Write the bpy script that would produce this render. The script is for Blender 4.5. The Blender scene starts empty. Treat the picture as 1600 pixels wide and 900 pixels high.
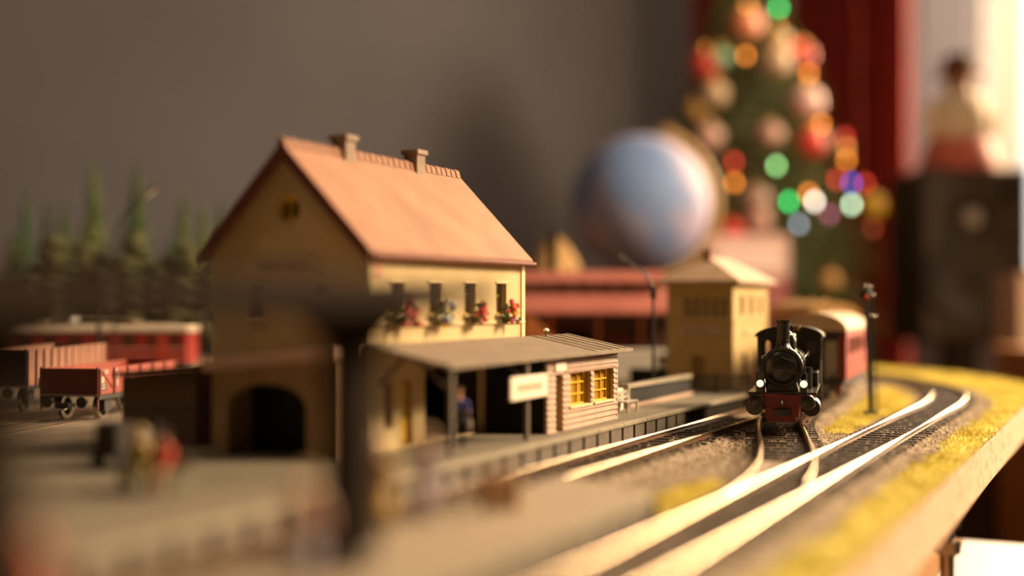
import bpy, bmesh, math, random
from mathutils import Matrix, Vector
random.seed(7)
S = 0.001                       # all dimensions below are millimetres, scene units are metres
sc = bpy.context.scene
COL = sc.collection
PI = math.pi
R = math.radians
TH = R(26.0)                    # bearing of the station tracks
SN, CS = math.sin(TH), math.cos(TH)

# ------------------------------------------------------------------ camera
cam_d = bpy.data.cameras.new('camera')
cam = bpy.data.objects.new('camera', cam_d)
COL.objects.link(cam)
cam.location = (0, 0, 52 * S)
cam.rotation_euler = (PI / 2, 0, 0)
cam_d.lens = 45
cam_d.sensor_width = 36
cam_d.shift_y = 0.0125
cam_d.clip_start = 0.005
cam_d.clip_end = 50
cam_d.dof.use_dof = True
cam_d.dof.focus_distance = 0.520
cam_d.dof.aperture_fstop = 3.2
sc.camera = cam

# ------------------------------------------------------------------ world, lights, exposure
wd = bpy.data.worlds.new('daylight'); sc.world = wd
wd.use_nodes = True
bg = wd.node_tree.nodes['Background']
bg.inputs[0].default_value = (1.0, 0.97, 0.93, 1)
bg.inputs[1].default_value = 1.7

def area(name, loc, target, sx, sy, power, col, portal=False, spread=180):
    d = bpy.data.lights.new(name, 'AREA')
    d.shape = 'RECTANGLE'; d.size = sx; d.size_y = sy
    d.energy = power; d.color = col; d.spread = R(spread)
    if portal: d.cycles.is_portal = True
    o = bpy.data.objects.new(name, d); COL.objects.link(o)
    o.location = loc
    o.rotation_euler = (Vector(target) - Vector(loc)).to_track_quat('-Z', 'Y').to_euler()
    return o
# low warm daylight through the side window, the softer daylight of the back window, a dim room lamp
area('side_window_daylight', (1.60, 0.43, 1.02), (0.02, 0.44, 0.0), 0.5, 0.55, 105, (1.0, 0.75, 0.47))
area('back_window_daylight', (1.34, 2.20, 0.62), (0.15, 0.35, 0.0), 0.66, 0.9, 100, (1.0, 0.72, 0.42))
area('ceiling_lamp_light', (-0.7, 0.2, 1.45), (-0.7, 0.5, 0.0), 0.4, 0.4, 3, (1.0, 0.80, 0.62))

sc.view_settings.view_transform = 'Standard'
sc.view_settings.look = 'None'
sc.view_settings.gamma = 1.0
sc.view_settings.use_curve_mapping = False
sc.view_settings.exposure = -0.2
sc.cycles.use_denoising = True
sc.cycles.max_bounces = 6
sc.cycles.sample_clamp_indirect = 4.0

# ------------------------------------------------------------------ materials
def lin(h):
    h = h.lstrip('#')
    out = []
    for i in (0, 2, 4):
        c = int(h[i:i + 2], 16) / 255
        out.append(c / 12.92 if c <= 0.04045 else ((c + 0.055) / 1.055) ** 2.4)
    return tuple(out)
MATS = {}
def mat(name, hexc, rough=0.6, metal=0.0, var=0.12, scale=300, bump=0.0, bscale=None, spec=0.5, coat=0.0, hex2=None, detail=4, thr=None):
    """principled material whose colour wanders a little with a noise, with optional fine relief"""
    if name in MATS: return MATS[name]
    m = bpy.data.materials.new(name); m.use_nodes = True
    nt = m.node_tree; p = nt.nodes['Principled BSDF']
    c = lin(hexc)
    p.inputs['Roughness'].default_value = rough
    p.inputs['Metallic'].default_value = metal
    p.inputs['Specular IOR Level'].default_value = spec
    p.inputs['Coat Weight'].default_value = coat
    tc = nt.nodes.new('ShaderNodeTexCoord')
    nz = nt.nodes.new('ShaderNodeTexNoise'); nz.inputs['Scale'].default_value = scale; nz.inputs['Detail'].default_value = detail
    nt.links.new(tc.outputs['Object'], nz.inputs['Vector'])
    cr = nt.nodes.new('ShaderNodeValToRGB')
    a = tuple(x * (1 - var) for x in c); b = tuple(min(1, x * (1 + var)) for x in c)
    if hex2: a, b = c, lin(hex2)
    cr.color_ramp.elements[0].color = (*a, 1); cr.color_ramp.elements[1].color = (*b, 1)
    lo, hi = thr or (0.32, 0.68)
    cr.color_ramp.elements[0].position = lo; cr.color_ramp.elements[1].position = hi
    nt.links.new(nz.outputs['Fac'], cr.inputs['Fac'])
    nt.links.new(cr.outputs['Color'], p.inputs['Base Color'])
    if bump:
        n2 = nt.nodes.new('ShaderNodeTexNoise'); n2.inputs['Scale'].default_value = bscale or scale * 3; n2.inputs['Detail'].default_value = 5
        nt.links.new(tc.outputs['Object'], n2.inputs['Vector'])
        bp = nt.nodes.new('ShaderNodeBump'); bp.inputs['Strength'].default_value = bump; bp.inputs['Distance'].default_value = 0.0006
        nt.links.new(n2.outputs['Fac'], bp.inputs['Height'])
        nt.links.new(bp.outputs['Normal'], p.inputs['Normal'])
    MATS[name] = m
    return m
def stripes(m, axis, period, strength=0.5, dist=0.0004, width=0.12):
    """fine parallel grooves (relief only) along one object axis"""
    nt = m.node_tree; p = nt.nodes['Principled BSDF']
    tc = nt.nodes.new('ShaderNodeTexCoord'); sp = nt.nodes.new('ShaderNodeSeparateXYZ')
    nt.links.new(tc.outputs['Object'], sp.inputs[0])
    md = nt.nodes.new('ShaderNodeMath'); md.operation = 'MULTIPLY'; md.inputs[1].default_value = 1 / (period * S)
    nt.links.new(sp.outputs['XYZ'.index(axis)], md.inputs[0])
    fr = nt.nodes.new('ShaderNodeMath'); fr.operation = 'FRACT'; nt.links.new(md.outputs[0], fr.inputs[0])
    bp = nt.nodes.new('ShaderNodeBump'); bp.inputs['Strength'].default_value = strength; bp.inputs['Distance'].default_value = dist
    nt.links.new(fr.outputs[0], bp.inputs['Height'])
    old = p.inputs['Normal'].links
    if old: nt.links.new(old[0].from_socket, bp.inputs['Normal'])
    nt.links.new(bp.outputs['Normal'], p.inputs['Normal'])
    return m
def emit(name, hexc, strength):
    if name in MATS: return MATS[name]
    m = bpy.data.materials.new(name); m.use_nodes = True
    p = m.node_tree.nodes['Principled BSDF']
    p.inputs['Base Color'].default_value = (*lin(hexc), 1)
    p.inputs['Emission Color'].default_value = (*lin(hexc), 1)
    p.inputs['Emission Strength'].default_value = strength
    MATS[name] = m
    return m
def glassy(name, hexc, rough=0.08, alpha=0.5):
    if name in MATS: return MATS[name]
    m = bpy.data.materials.new(name); m.use_nodes = True
    p = m.node_tree.nodes['Principled BSDF']
    p.inputs['Base Color'].default_value = (*lin(hexc), 1)
    p.inputs['Roughness'].default_value = rough
    p.inputs['Alpha'].default_value = alpha
    MATS[name] = m
    return m

# ------------------------------------------------------------------ mesh helpers (millimetres)
class MB:
    def __init__(self): self.v = []; self.f = []; self.m = []
    def add(self, vs, fs, mi=0):
        o = len(self.v); self.v += [tuple(x) for x in vs]
        for f in fs: self.f.append([i + o for i in f]); self.m.append(mi)
        return self
    def box(self, x0, x1, y0, y1, z0, z1, mi=0):
        vs = [(x0, y0, z0), (x1, y0, z0), (x1, y1, z0), (x0, y1, z0), (x0, y0, z1), (x1, y0, z1), (x1, y1, z1), (x0, y1, z1)]
        return self.add(vs, [(0, 3, 2, 1), (4, 5, 6, 7), (0, 1, 5, 4), (1, 2, 6, 5), (2, 3, 7, 6), (3, 0, 4, 7)], mi)
    def bar(self, p0, p1, w, h, mi=0, up=(0, 0, 1)):
        """square bar from p0 to p1, w across, h along up"""
        p0 = Vector(p0); p1 = Vector(p1); d = (p1 - p0).normalized()
        s = d.cross(Vector(up))
        if s.length < 1e-4: s = d.cross(Vector((1, 0, 0)))
        s.normalize(); t = s.cross(d).normalized()
        vs = []
        for p in (p0, p1):
            for a, b in ((-1, -1), (1, -1), (1, 1), (-1, 1)): vs.append(p + s * a * w / 2 + t * b * h / 2)
        return self.add(vs, [(0, 1, 2, 3), (7, 6, 5, 4), (0, 4, 5, 1), (1, 5, 6, 2), (2, 6, 7, 3), (3, 7, 4, 0)], mi)
    def ring(self, c, axis, r, n):
        axis = Vector(axis).normalized(); a = axis.orthogonal().normalized(); b = axis.cross(a)
        return [Vector(c) + (a * math.cos(2 * PI * i / n) + b * math.sin(2 * PI * i / n)) * r for i in range(n)]
    def cyl(self, p0, p1, r0, r1=None, n=16, mi=0, caps=True):
        r1 = r0 if r1 is None else r1
        ax = Vector(p1) - Vector(p0)
        vs = self.ring(p0, ax, r0, n) + self.ring(p1, ax, r1, n)
        fs = [(i, (i + 1) % n, n + (i + 1) % n, n + i) for i in range(n)]
        if caps: fs += [tuple(range(n - 1, -1, -1)), tuple(range(n, 2 * n))]
        return self.add(vs, fs, mi)
    def lathe(self, c, axis, prof, n=24, mi=0, cap=True):
        """prof: (radius, distance along axis)"""
        ax = Vector(axis).normalized(); vs = []; fs = []
        for r, t in prof: vs += self.ring(Vector(c) + ax * t, ax, max(r, 1e-4), n)
        for k in range(len(prof) - 1):
            for i in range(n):
                j = (i + 1) % n
                fs.append((k * n + i, k * n + j, (k + 1) * n + j, (k + 1) * n + i))
        if cap:
            fs.append(tuple(range(n - 1, -1, -1))); fs.append(tuple(range((len(prof) - 1) * n, len(prof) * n)))
        return self.add(vs, fs, mi)
    def ball(self, c, r, n=14, m=8, mi=0, jit=0.0):
        rx, ry, rz = r if isinstance(r, (tuple, list)) else (r, r, r)
        vs = [(c[0], c[1], c[2] - rz)]
        for k in range(1, m):
            a = -PI / 2 + PI * k / m
            for i in range(n):
                b = 2 * PI * i / n; q = 1 + random.uniform(-jit, jit)
                vs.append((c[0] + rx * q * math.cos(a) * math.cos(b), c[1] + ry * q * math.cos(a) * math.sin(b), c[2] + rz * q * math.sin(a)))
        vs.append((c[0], c[1], c[2] + rz)); L = len(vs) - 1; fs = []
        for i in range(n): fs.append((0, 1 + (i + 1) % n, 1 + i))
        for k in range(m - 2):
            for i in range(n):
                a = 1 + k * n + i; b = 1 + k * n + (i + 1) % n
                fs.append((a, b, b + n, a + n))
        for i in range(n): fs.append((L, 1 + (m - 2) * n + i, 1 + (m - 2) * n + (i + 1) % n))
        return self.add(vs, fs, mi)
    def tube(self, pts, r, n=8, mi=0):
        pts = [Vector(p) for p in pts]; vs = []; N = len(pts)
        rs = r if isinstance(r, (list, tuple)) else [r] * N
        prev = None
        for k, p in enumerate(pts):
            d = (pts[min(k + 1, N - 1)] - pts[max(k - 1, 0)]).normalized()
            a = d.orthogonal().normalized() if prev is None else (prev - d * prev.dot(d)).normalized()
            prev = a; b = d.cross(a)
            vs += [p + (a * math.cos(2 * PI * i / n) + b * math.sin(2 * PI * i / n)) * rs[k] for i in range(n)]
        fs = [(k * n + i, k * n + (i + 1) % n, (k + 1) * n + (i + 1) % n, (k + 1) * n + i) for k in range(N - 1) for i in range(n)]
        fs += [tuple(range(n - 1, -1, -1)), tuple(range((N - 1) * n, N * n))]
        return self.add(vs, fs, mi)
    def prism(self, poly, axis, a, b, mi=0):
        """extrude a 2D polygon: axis 'x' -> poly in (y,z), 'y' -> (x,z), 'z' -> (x,y)"""
        def P(q, t):
            return (t, q[0], q[1]) if axis == 'x' else (q[0], t, q[1]) if axis == 'y' else (q[0], q[1], t)
        n = len(poly)
        vs = [P(q, a) for q in poly] + [P(q, b) for q in poly]
        fs = [tuple(range(n - 1, -1, -1)), tuple(range(n, 2 * n))] + [(i, (i + 1) % n, n + (i + 1) % n, n + i) for i in range(n)]
        return self.add(vs, fs, mi)
    def mesh(self, name, mats, smooth=False, fix=True):
        me = bpy.data.meshes.new(name)
        me.from_pydata([(x * S, y * S, z * S) for x, y, z in self.v], [], self.f)
        for m in (mats if isinstance(mats, (list, tuple)) else [mats]): me.materials.append(m)
        me.polygons.foreach_set('material_index', self.m)
        if fix:
            bm = bmesh.new(); bm.from_mesh(me); bmesh.ops.recalc_face_normals(bm, faces=bm.faces); bm.to_mesh(me); bm.free()
        if smooth:
            me.shade_smooth(); me.set_sharp_from_angle(angle=R(38))
        me.update()
        return me
    def build(self, name, mats, parent=None, smooth=False, bevel=0, loc=None, rz=0, fix=True):
        return put(name, self.mesh(name, mats, smooth, fix), parent, loc, rz, bevel)
def put(name, me, parent=None, loc=None, rz=0, bevel=0):
    o = bpy.data.objects.new(name, me); COL.objects.link(o)
    if parent: o.parent = parent
    if loc: o.location = [q * S for q in loc]
    if rz: o.rotation_euler = (0, 0, rz)
    if bevel:
        b = o.modifiers.new('bevel', 'BEVEL'); b.width = bevel * S; b.segments = 2; b.limit_method = 'ANGLE'; b.angle_limit = R(35)
    return o
def plate(name, outline, holes, t, plane, off, mats, parent=None, bevel=0):
    """a sheet of thickness t with cut-outs. plane 'xz': outline (x,z), sheet from y=off to off+t; 'yz': (y,z), x=off..off+t; 'xy': z=off..off+t"""
    cu = bpy.data.curves.new('sheet', 'CURVE'); cu.dimensions = '2D'; cu.fill_mode = 'BOTH'; cu.extrude = t / 2 * S
    for poly in [outline] + list(holes):
        sp = cu.splines.new('POLY'); sp.points.add(len(poly) - 1)
        for k, q in enumerate(poly): sp.points[k].co = (q[0] * S, q[1] * S, 0, 1)
        sp.use_cyclic_u = True
    tmp = bpy.data.objects.new('sheet', cu); COL.objects.link(tmp)
    dg = bpy.context.evaluated_depsgraph_get()
    me = bpy.data.meshes.new_from_object(tmp.evaluated_get(dg))
    bpy.data.objects.remove(tmp); bpy.data.curves.remove(cu)
    me.name = name
    mid = (off + t / 2) * S
    if plane == 'xz': M = Matrix(((1, 0, 0, 0), (0, 0, -1, mid), (0, 1, 0, 0), (0, 0, 0, 1)))
    elif plane == 'yz': M = Matrix(((0, 0, 1, mid), (1, 0, 0, 0), (0, 1, 0, 0), (0, 0, 0, 1)))
    else: M = Matrix.Translation((0, 0, mid))
    me.transform(M)
    me.materials.clear()
    for m in (mats if isinstance(mats, (list, tuple)) else [mats]): me.materials.append(m)
    for p in me.polygons: p.use_smooth = False
    return put(name, me, parent, bevel=bevel)
def rect(x0, x1, z0, z1): return [(x0, z0), (x1, z0), (x1, z1), (x0, z1)]
def arch(x0, x1, z0, z1, n=10, h=None):
    """rectangle with a rounded top of rise h"""
    h = (x1 - x0) / 2 if h is None else h; c = (x0 + x1) / 2; a = (x1 - x0) / 2
    return [(x0, z0), (x1, z0)] + [(c + a * math.cos(PI * k / n), z1 - h + h * math.sin(PI * k / n)) for k in range(n + 1)]
def circ(c, r, n=20): return [(c[0] + r * math.cos(2 * PI * k / n), c[1] + r * math.sin(2 * PI * k / n)) for k in range(n)]
def tag(o, label=None, cat=None, group=None, kind=None):
    if label: o['label'] = label
    if cat: o['category'] = cat
    if group: o['group'] = group
    if kind: o['kind'] = kind
    return o
def thing(name, label, cat, loc, rz=0.0, group=None):
    o = bpy.data.objects.new(name, None); COL.objects.link(o)
    o.empty_display_size = 0.01
    o.location = [q * S for q in loc]; o.rotation_euler = (0, 0, rz)
    return tag(o, label, cat, group)
def W(u, v, z=0.0):
    """station frame (u along the tracks, v to the right of them) to the room's x, y"""
    return (u * SN + v * CS, u * CS - v * SN, z)
def copy_tree(o, parent=None):
    c = o.copy(); COL.objects.link(c)
    if parent: c.parent = parent
    for ch in list(o.children): copy_tree(ch, c)
    return c
def spline(pts, step=3.0):
    """Catmull-Rom through the points, resampled at an even step"""
    P = [Vector(p) for p in pts]; P = [P[0] * 2 - P[1]] + P + [P[-1] * 2 - P[-2]]
    fine = []
    for i in range(1, len(P) - 2):
        for k in range(40):
            t = k / 40
            fine.append(0.5 * ((2 * P[i]) + (P[i + 1] - P[i - 1]) * t + (2 * P[i - 1] - 5 * P[i] + 4 * P[i + 1] - P[i + 2]) * t * t + (3 * P[i] - P[i - 1] - 3 * P[i + 1] + P[i + 2]) * t ** 3))
    fine.append(P[-2])
    out = [fine[0]]; acc = 0
    for a, b in zip(fine, fine[1:]):
        d = (b - a).length
        while d > 0 and acc + d >= step:
            a = a + (b - a) * ((step - acc) / d); out.append(a.copy()); d = (b - a).length; acc = 0
        acc += d
    return out
import numpy as np
from mathutils import noise as mnoise
# ------------------------------------------------------------------ the room
m_wall = mat('wall_paint', '#78747a', 0.9, var=0.08, scale=3, detail=3, bump=0.1, bscale=120)
m_wall2 = mat('brown_wall_paint', '#4a423c', 0.9, var=0.08, scale=3)
m_ceil = mat('ceiling_paint', '#6d665f', 0.9, var=0.04, scale=3)
m_floor = mat('floor_wood', '#4a2f1d', 0.5, var=0.25, scale=6, bump=0.1)
m_white = mat('white_lacquer', '#e4dfd8', 0.35, var=0.03, scale=10)
XL, XR, YN, YF, ZB, ZT = -2200, 1700, -1500, 2300, -780, 1700
def structure(o): o['kind'] = 'structure'; return o
structure(plate('wall_back', rect(XL, XR, ZB, ZT), [rect(690, 1640, 90, 1500)], 60, 'xz', YF, m_wall))
structure(plate('wall_right', rect(YN, YF, ZB, ZT), [rect(110, 1050, 480, 1420)], 60, 'yz', XR, m_wall))
structure(MB().box(XL - 60, XL, YN, YF, ZB, ZT).build('wall_left', m_wall2))
structure(MB().box(XL, XR, YN - 60, YN, ZB, ZT).build('wall_front', m_wall2))
structure(MB().box(XL, XR, YN, YF, ZB - 40, ZB).build('floor', m_floor))
structure(MB().box(XL, XR, YN, YF, ZT, ZT + 40).build('ceiling', m_ceil))
structure(MB().box(900, XR, 1290, 1370, ZB, ZT).build('added_shade_wall', m_wall2))  # added out of view to shade the loudspeaker and the room corner
# back window: frame, mullion, sill, panes
pane_m = glassy('window_glass', '#ffffff', 0.02, 0.06)
w = structure(plate('window_1', rect(670, 1660, 70, 1520), [rect(712, 870, 112, 1478), rect(912, 1260, 112, 1478), rect(1302, 1618, 112, 1478)], 50, 'xz', 2290, m_white, bevel=4))
for x0, x1 in ((712, 870), (912, 1260), (1302, 1618)):
    MB().box(x0 - 4, x1 + 4, 2312, 2316, 108, 1482).build('pane', pane_m, w)
MB().box(650, 1680, 2215, 2300, 62, 84).build('window_sill', m_white, w, bevel=4)
w = structure(plate('window_2', rect(90, 1070, 460, 1440), [rect(140, 560, 510, 1390), rect(600, 1020, 510, 1390)], 50, 'yz', 1690, m_white, bevel=4))
for y0, y1 in ((140, 560), (600, 1020)):
    MB().box(1714, 1718, y0 - 4, y1 + 4, 506, 1394).build('pane', pane_m, w)

# curtains
m_red = mat('red_curtain_cloth', '#8a211b', 0.85, var=0.15, scale=15, bump=0.1, bscale=900)
def curtain(name, x0, x1, y, z0, z1, folds, amp, m, label, lean=0.0):
    n = folds * 10; mb = MB(); vs = []
    for side in (0, 1):
        for k in range(n + 1):
            t = k / n; a = 2 * PI * folds * t
            yy = y + amp * math.sin(a) + 0.3 * amp * math.sin(2.3 * a + 1) + side * 2
            for z in (z0, (z0 + z1) / 2, z1):
                vs.append((x0 + (x1 - x0) * t + amp * 0.35 * math.sin(2 * a), yy + lean * (z1 - z) * 0.0, z))
    N = (n + 1) * 3; fs = []
    for side in (0, 1):
        for k in range(n):
            for j in (0, 1):
                a = side * N + k * 3 + j
                fs.append((a, a + 3, a + 4, a + 1) if side else (a, a + 1, a + 4, a + 3))
    for k in range(n):
        for j in (0, 2): a = k * 3 + j; fs.append((a, a + 3, a + 3 + N, a + N))
    for j in (0, 1):
        for a in (j, n * 3 + j): fs.append((a, a + 1, a + 1 + N, a + N))
    mb.add(vs, fs)
    return tag(mb.build(name, m, smooth=True, loc=(0, 0, 0)), label, 'curtain')
curtain('red_curtain', 305, 672, 2165, -330, 1480, 9, 17, m_red, 'dark red drawn curtain hanging in folds behind the decorated tree')
# net curtain with a woven check
m_net = bpy.data.materials.new('net_curtain_weave'); m_net.use_nodes = True
nt = m_net.node_tree; p = nt.nodes['Principled BSDF']
p.inputs['Base Color'].default_value = (*lin('#dedcde'), 1); p.inputs['Roughness'].default_value = 0.9
tc = nt.nodes.new('ShaderNodeTexCoord'); sp = nt.nodes.new('ShaderNodeSeparateXYZ'); nt.links.new(tc.outputs['Object'], sp.inputs[0])
outs = []
for ax, per in ((0, 15), (2, 17)):
    q = nt.nodes.new('ShaderNodeMath'); q.operation = 'MULTIPLY'; q.inputs[1].default_value = 1000 / per; nt.links.new(sp.outputs[ax], q.inputs[0])
    f = nt.nodes.new('ShaderNodeMath'); f.operation = 'FRACT'; nt.links.new(q.outputs[0], f.inputs[0])
    g = nt.nodes.new('ShaderNodeMath'); g.operation = 'LESS_THAN'; g.inputs[1].default_value = 0.4; nt.links.new(f.outputs[0], g.inputs[0]); outs.append(g)
s_ = nt.nodes.new('ShaderNodeMath'); s_.operation = 'ADD'; nt.links.new(outs[0].outputs[0], s_.inputs[0]); nt.links.new(outs[1].outputs[0], s_.inputs[1])
mr = nt.nodes.new('ShaderNodeMapRange'); mr.inputs[1].default_value = 0; mr.inputs[2].default_value = 2; mr.inputs[3].default_value = 0.80; mr.inputs[4].default_value = 0.97
nt.links.new(s_.outputs[0], mr.inputs[0]); nt.links.new(mr.outputs[0], p.inputs['Alpha'])
tl = nt.nodes.new('ShaderNodeBsdfTranslucent'); tl.inputs[0].default_value = (*lin('#dcd8d8'), 1)
mx = nt.nodes.new('ShaderNodeMixShader'); mx.inputs[0].default_value = 0.6
out = nt.nodes['Material Output']; nt.links.new(p.outputs[0], mx.inputs[1]); nt.links.new(tl.outputs[0], mx.inputs[2]); nt.links.new(mx.outputs[0], out.inputs[0])
curtain('net_curtain', 668, 842, 2225, 40, 1480, 7, 9, m_net, 'pale checked net curtain in front of the bright window')

# ------------------------------------------------------------------ table under the layout
m_table = mat('table_wood', '#b98f66', 0.45, var=0.15, scale=20, bump=0.1)
t = thing('work_table', 'light wooden table standing below the model railway board', 'table', W(250, -330, -780), -TH)
MB().box(-520, 332, -420, 470, 680, 705).build('tabletop', m_table, t, bevel=3)
for x, y in ((-490, -390), (300, -390), (-490, 440), (300, 440)): MB().box(x - 25, x + 25, y - 25, y + 25, 0, 680).build('leg', m_table, t, bevel=3)
MB().box(-465, 275, -400, -380, 600, 680).build('apron', m_table, t); MB().box(-465, 275, 430, 450, 600, 680).build('apron', m_table, t)
ps = MB().box(-40, 46, -70, 58, 0, 0.6).build('paper_sheet', mat('white_paper', '#f3f1ee', 0.7, var=0.02), loc=W(655, -42, -75), rz=-TH)
tag(ps, 'white sheet of paper lying on the table below the board edge', 'paper')
m_batten = mat('support_pine', '#a97f54', 0.7, var=0.2, scale=40)
for k, (v0, lab) in enumerate(((-140, 'pine batten carrying the board on the table, nearer its edge'), (-520, 'pine batten carrying the board on the table, farther from its edge'))):
    tag(MB().box(-16, 16, -330, 430, 0, 54).build('support_batten', m_batten, loc=W(250, v0, -75), rz=-TH, bevel=1), lab, 'batten', 'battens under the layout board')

# ------------------------------------------------------------------ the board
def up(u, v): q = W(u, v); return (q[0], q[1])
edge = [up(-60, -53), up(200, -53), up(400, -53), up(600, -53), up(800, -53), up(852, -54), (345, 850), (352, 905), (346, 970), (326, 1040), (285, 1105), (220, 1160), (130, 1200)]
board_poly = edge + [(-900, 1260), (-900, -60)]
m_chip = mat('chipboard_edge', '#d0a98a', 0.75, scale=260, hex2='#9a7454', thr=(0.54, 0.64), bump=0.5, bscale=900)
bo = MB().prism(board_poly, 'z', -21, -5).build('layout_board', m_chip)
tag(bo, 'chipboard baseboard of the model railway with a pale raw edge', 'board')
m_ground = mat('yard_ground', '#7d6c5b', 0.9, var=0.15, scale=60, bump=0.3, bscale=900)

# ------------------------------------------------------------------ track courses
main_pts = [W(u, -90) for u in range(70, 691, 62)]
cx, cy = main_pts[-1][0], main_pts[-1][1]
RM = 430
for k in range(1, 15):
    a = R(26 - 9 * k); a0 = R(26)
    main_pts.append((cx + RM * (math.cos(a) - math.cos(a0)), cy + RM * (math.sin(a0) - math.sin(a)), 0))
# heading h at bearing: x' = sin h, y' = cos h; turning left
main_path = spline(main_pts, 3.0)
loco_path = spline([(50.6, 309, 0), (69.5, 352, 0), (86, 405, 0), (98, 458, 0), (107, 506, 0), (118, 562, 0), (136, 622, 0), (154, 668, 0), (173, 720, 0), (190, 780, 0), (198, 850, 0), (190, 920, 0), (165, 1000, 0), (115, 1065, 0), (50, 1110, 0)], 3.0)
plat_path = spline([W(u, -161.5) for u in range(110, 600, 70)] + [(132, 640, 0), (154, 683, 0), (173, 730, 0)], 3.0)
yard1_path = spline([(-226, 420, 0), (-208, 500, 0), (-196, 572, 0), (-184, 650, 0), (-170, 730, 0)], 3.0)
yard2_path = spline([(-247, 430, 0), (-243, 520, 0), (-239, 600, 0), (-236, 700, 0), (-233, 800, 0)], 3.0)
back_path = spline([(-520, 842, 0), (-400, 846, 0), (-270, 850, 0), (-140, 852, 0), (-20, 850, 0)], 3.0)
ALL = [main_path, loco_path, plat_path, yard1_path, yard2_path, back_path]
allpts = np.array([(q[0], q[1]) for pth in ALL for q in pth])
mainpts = np.array([(q[0], q[1]) for q in main_path])
def dist_to(P, pts):
    out = np.empty(len(P))
    for i in range(0, len(P), 2000):
        d = P[i:i + 2000, None, :] - pts[None, :, :]
        out[i:i + 2000] = np.sqrt((d ** 2).sum(2).min(1))
    return out
def inside(P, poly):
    x, y = P[:, 0], P[:, 1]; r = np.zeros(len(P), bool); n = len(poly)
    for i in range(n):
        x0, y0 = poly[i][:2]; x1, y1 = poly[(i + 1) % n][:2]
        c = ((y0 > y) != (y1 > y)); xi = (x1 - x0) * (y - y0) / ((y1 - y0) if y1 != y0 else 1e-9) + x0
        r ^= c & (x < xi)
    return r
def height(P, dmin):
    t = np.clip((20 - dmin) / 7, 0, 1); t = t * t * (3 - 2 * t)
    nz = np.array([mnoise.noise((x * 0.25, y * 0.25, 0)) + 0.5 * mnoise.noise((x * 0.07, y * 0.07, 3)) for x, y in P])
    return -4.5 + 1.8 * t + 0.35 * nz
# ballast ground as one height field in the station frame
us = np.arange(100, 1180, 3.0); vs_ = np.arange(-600, -50, 3.0)
U, V = np.meshgrid(us, vs_, indexing='ij')
P = np.stack([U * SN + V * CS, U * CS - V * SN], -1).reshape(-1, 2)
ok = inside(P, [(x, y) for x, y in board_poly]) & (P[:, 0] > -330)
dm = np.full(len(P), 99.0); dm[ok] = dist_to(P[ok], allpts)
H = np.full(len(P), -5.0); H[ok] = height(P[ok], dm[ok])
nu, nv = len(us), len(vs_)
idx = np.arange(nu * nv).reshape(nu, nv)
okg = ok.reshape(nu, nv)
qm = okg[:-1, :-1] & okg[1:, :-1] & okg[1:, 1:] & okg[:-1, 1:]
faces = np.stack([idx[:-1, :-1], idx[1:, :-1], idx[1:, 1:], idx[:-1, 1:]], -1)[qm]
used = np.unique(faces); remap = -np.ones(nu * nv, int); remap[used] = np.arange(len(used))
m_ballast = mat('ballast_gravel', '#7d6d5b', 0.95, scale=900, hex2='#c6b096', thr=(0.38, 0.66), bump=0.8, bscale=1500)
def npmesh(name, verts, faces, mats, smooth=False):
    me = bpy.data.meshes.new(name)
    me.from_pydata((verts * S).tolist(), [], faces.tolist() if hasattr(faces, 'tolist') else faces)
    for m in (mats if isinstance(mats, (list, tuple)) else [mats]): me.materials.append(m)
    if smooth: me.shade_smooth()
    return me
gv = np.column_stack([P[used], H[used]])
fc = remap[faces]
g = put('ballast_bed', npmesh('ballast_bed', gv, fc[:, ::-1], m_ballast, True))
tag(g, 'grey brown gravel bed spread around and between the tracks', 'gravel', kind='stuff')
gy = MB().box(-900, -330, -60, 1240, -5, -4.2).build('yard_ground', m_ground)
structure(gy)
yd = MB().prism([up(60, -331), up(560, -331), up(560, -640), up(60, -640)], 'z', -4.9, -0.45).build('yard_paving', m_ground)
structure(yd)
gy2 = MB().box(-330, -80, -60, 330, -5, -4.2).build('yard_ground', m_ground)
structure(gy2)
# loose stones where they can be told from the bed
rng = np.random.default_rng(3)
N = 60000
C = np.column_stack([rng.uniform(150, 900, N), rng.uniform(-186, -66, N)])
X = np.column_stack([C[:, 0] * SN + C[:, 1] * CS, C[:, 0] * CS - C[:, 1] * SN])
keep = (X[:, 1] < 900) & (X[:, 1] > 230) & (rng.random(N) < np.clip(1.25 - np.abs(X[:, 1] - 500) / 420, 0.12, 1)) & inside(X, board_poly)
X = X[keep]; dd = dist_to(X, allpts)
k2 = (dd > 10.6) | ((dd < 5.5) & (rng.random(len(X)) < 0.25))
X = X[k2]; dd = dd[k2]; hh = height(X, dd)
oct_v = np.array([(1, 0, 0), (-1, 0, 0), (0, 1, 0), (0, -1, 0), (0, 0, 1), (0, 0, -1)], float)
oct_f = np.array([(0, 2, 4), (2, 1, 4), (1, 3, 4), (3, 0, 4), (2, 0, 5), (1, 2, 5), (3, 1, 5), (0, 3, 5)])
n = len(X); sz = rng.uniform(0.28, 0.62, (n, 1, 3)); an = rng.uniform(0, 6.28, n)
ov = oct_v[None] * sz + rng.normal(0, 0.06, (n, 6, 3))
ca, sa = np.cos(an)[:, None], np.sin(an)[:, None]
ov = np.stack([ov[..., 0] * ca - ov[..., 1] * sa, ov[..., 0] * sa + ov[..., 1] * ca, ov[..., 2]], -1)
ov += np.column_stack([X, hh + 0.15])[:, None, :]
of = (oct_f[None] + (np.arange(n) * 6)[:, None, None]).reshape(-1, 3)
m_stone = mat('ballast_stone', '#8a7864', 0.95, scale=420, hex2='#dcc6aa', thr=(0.36, 0.64), detail=2)
tag(put('ballast_stones', npmesh('ballast_stones', ov.reshape(-1, 3), of, m_stone)), 'loose light and dark gravel stones strewn beside the rails', 'gravel', kind='stuff')

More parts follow.
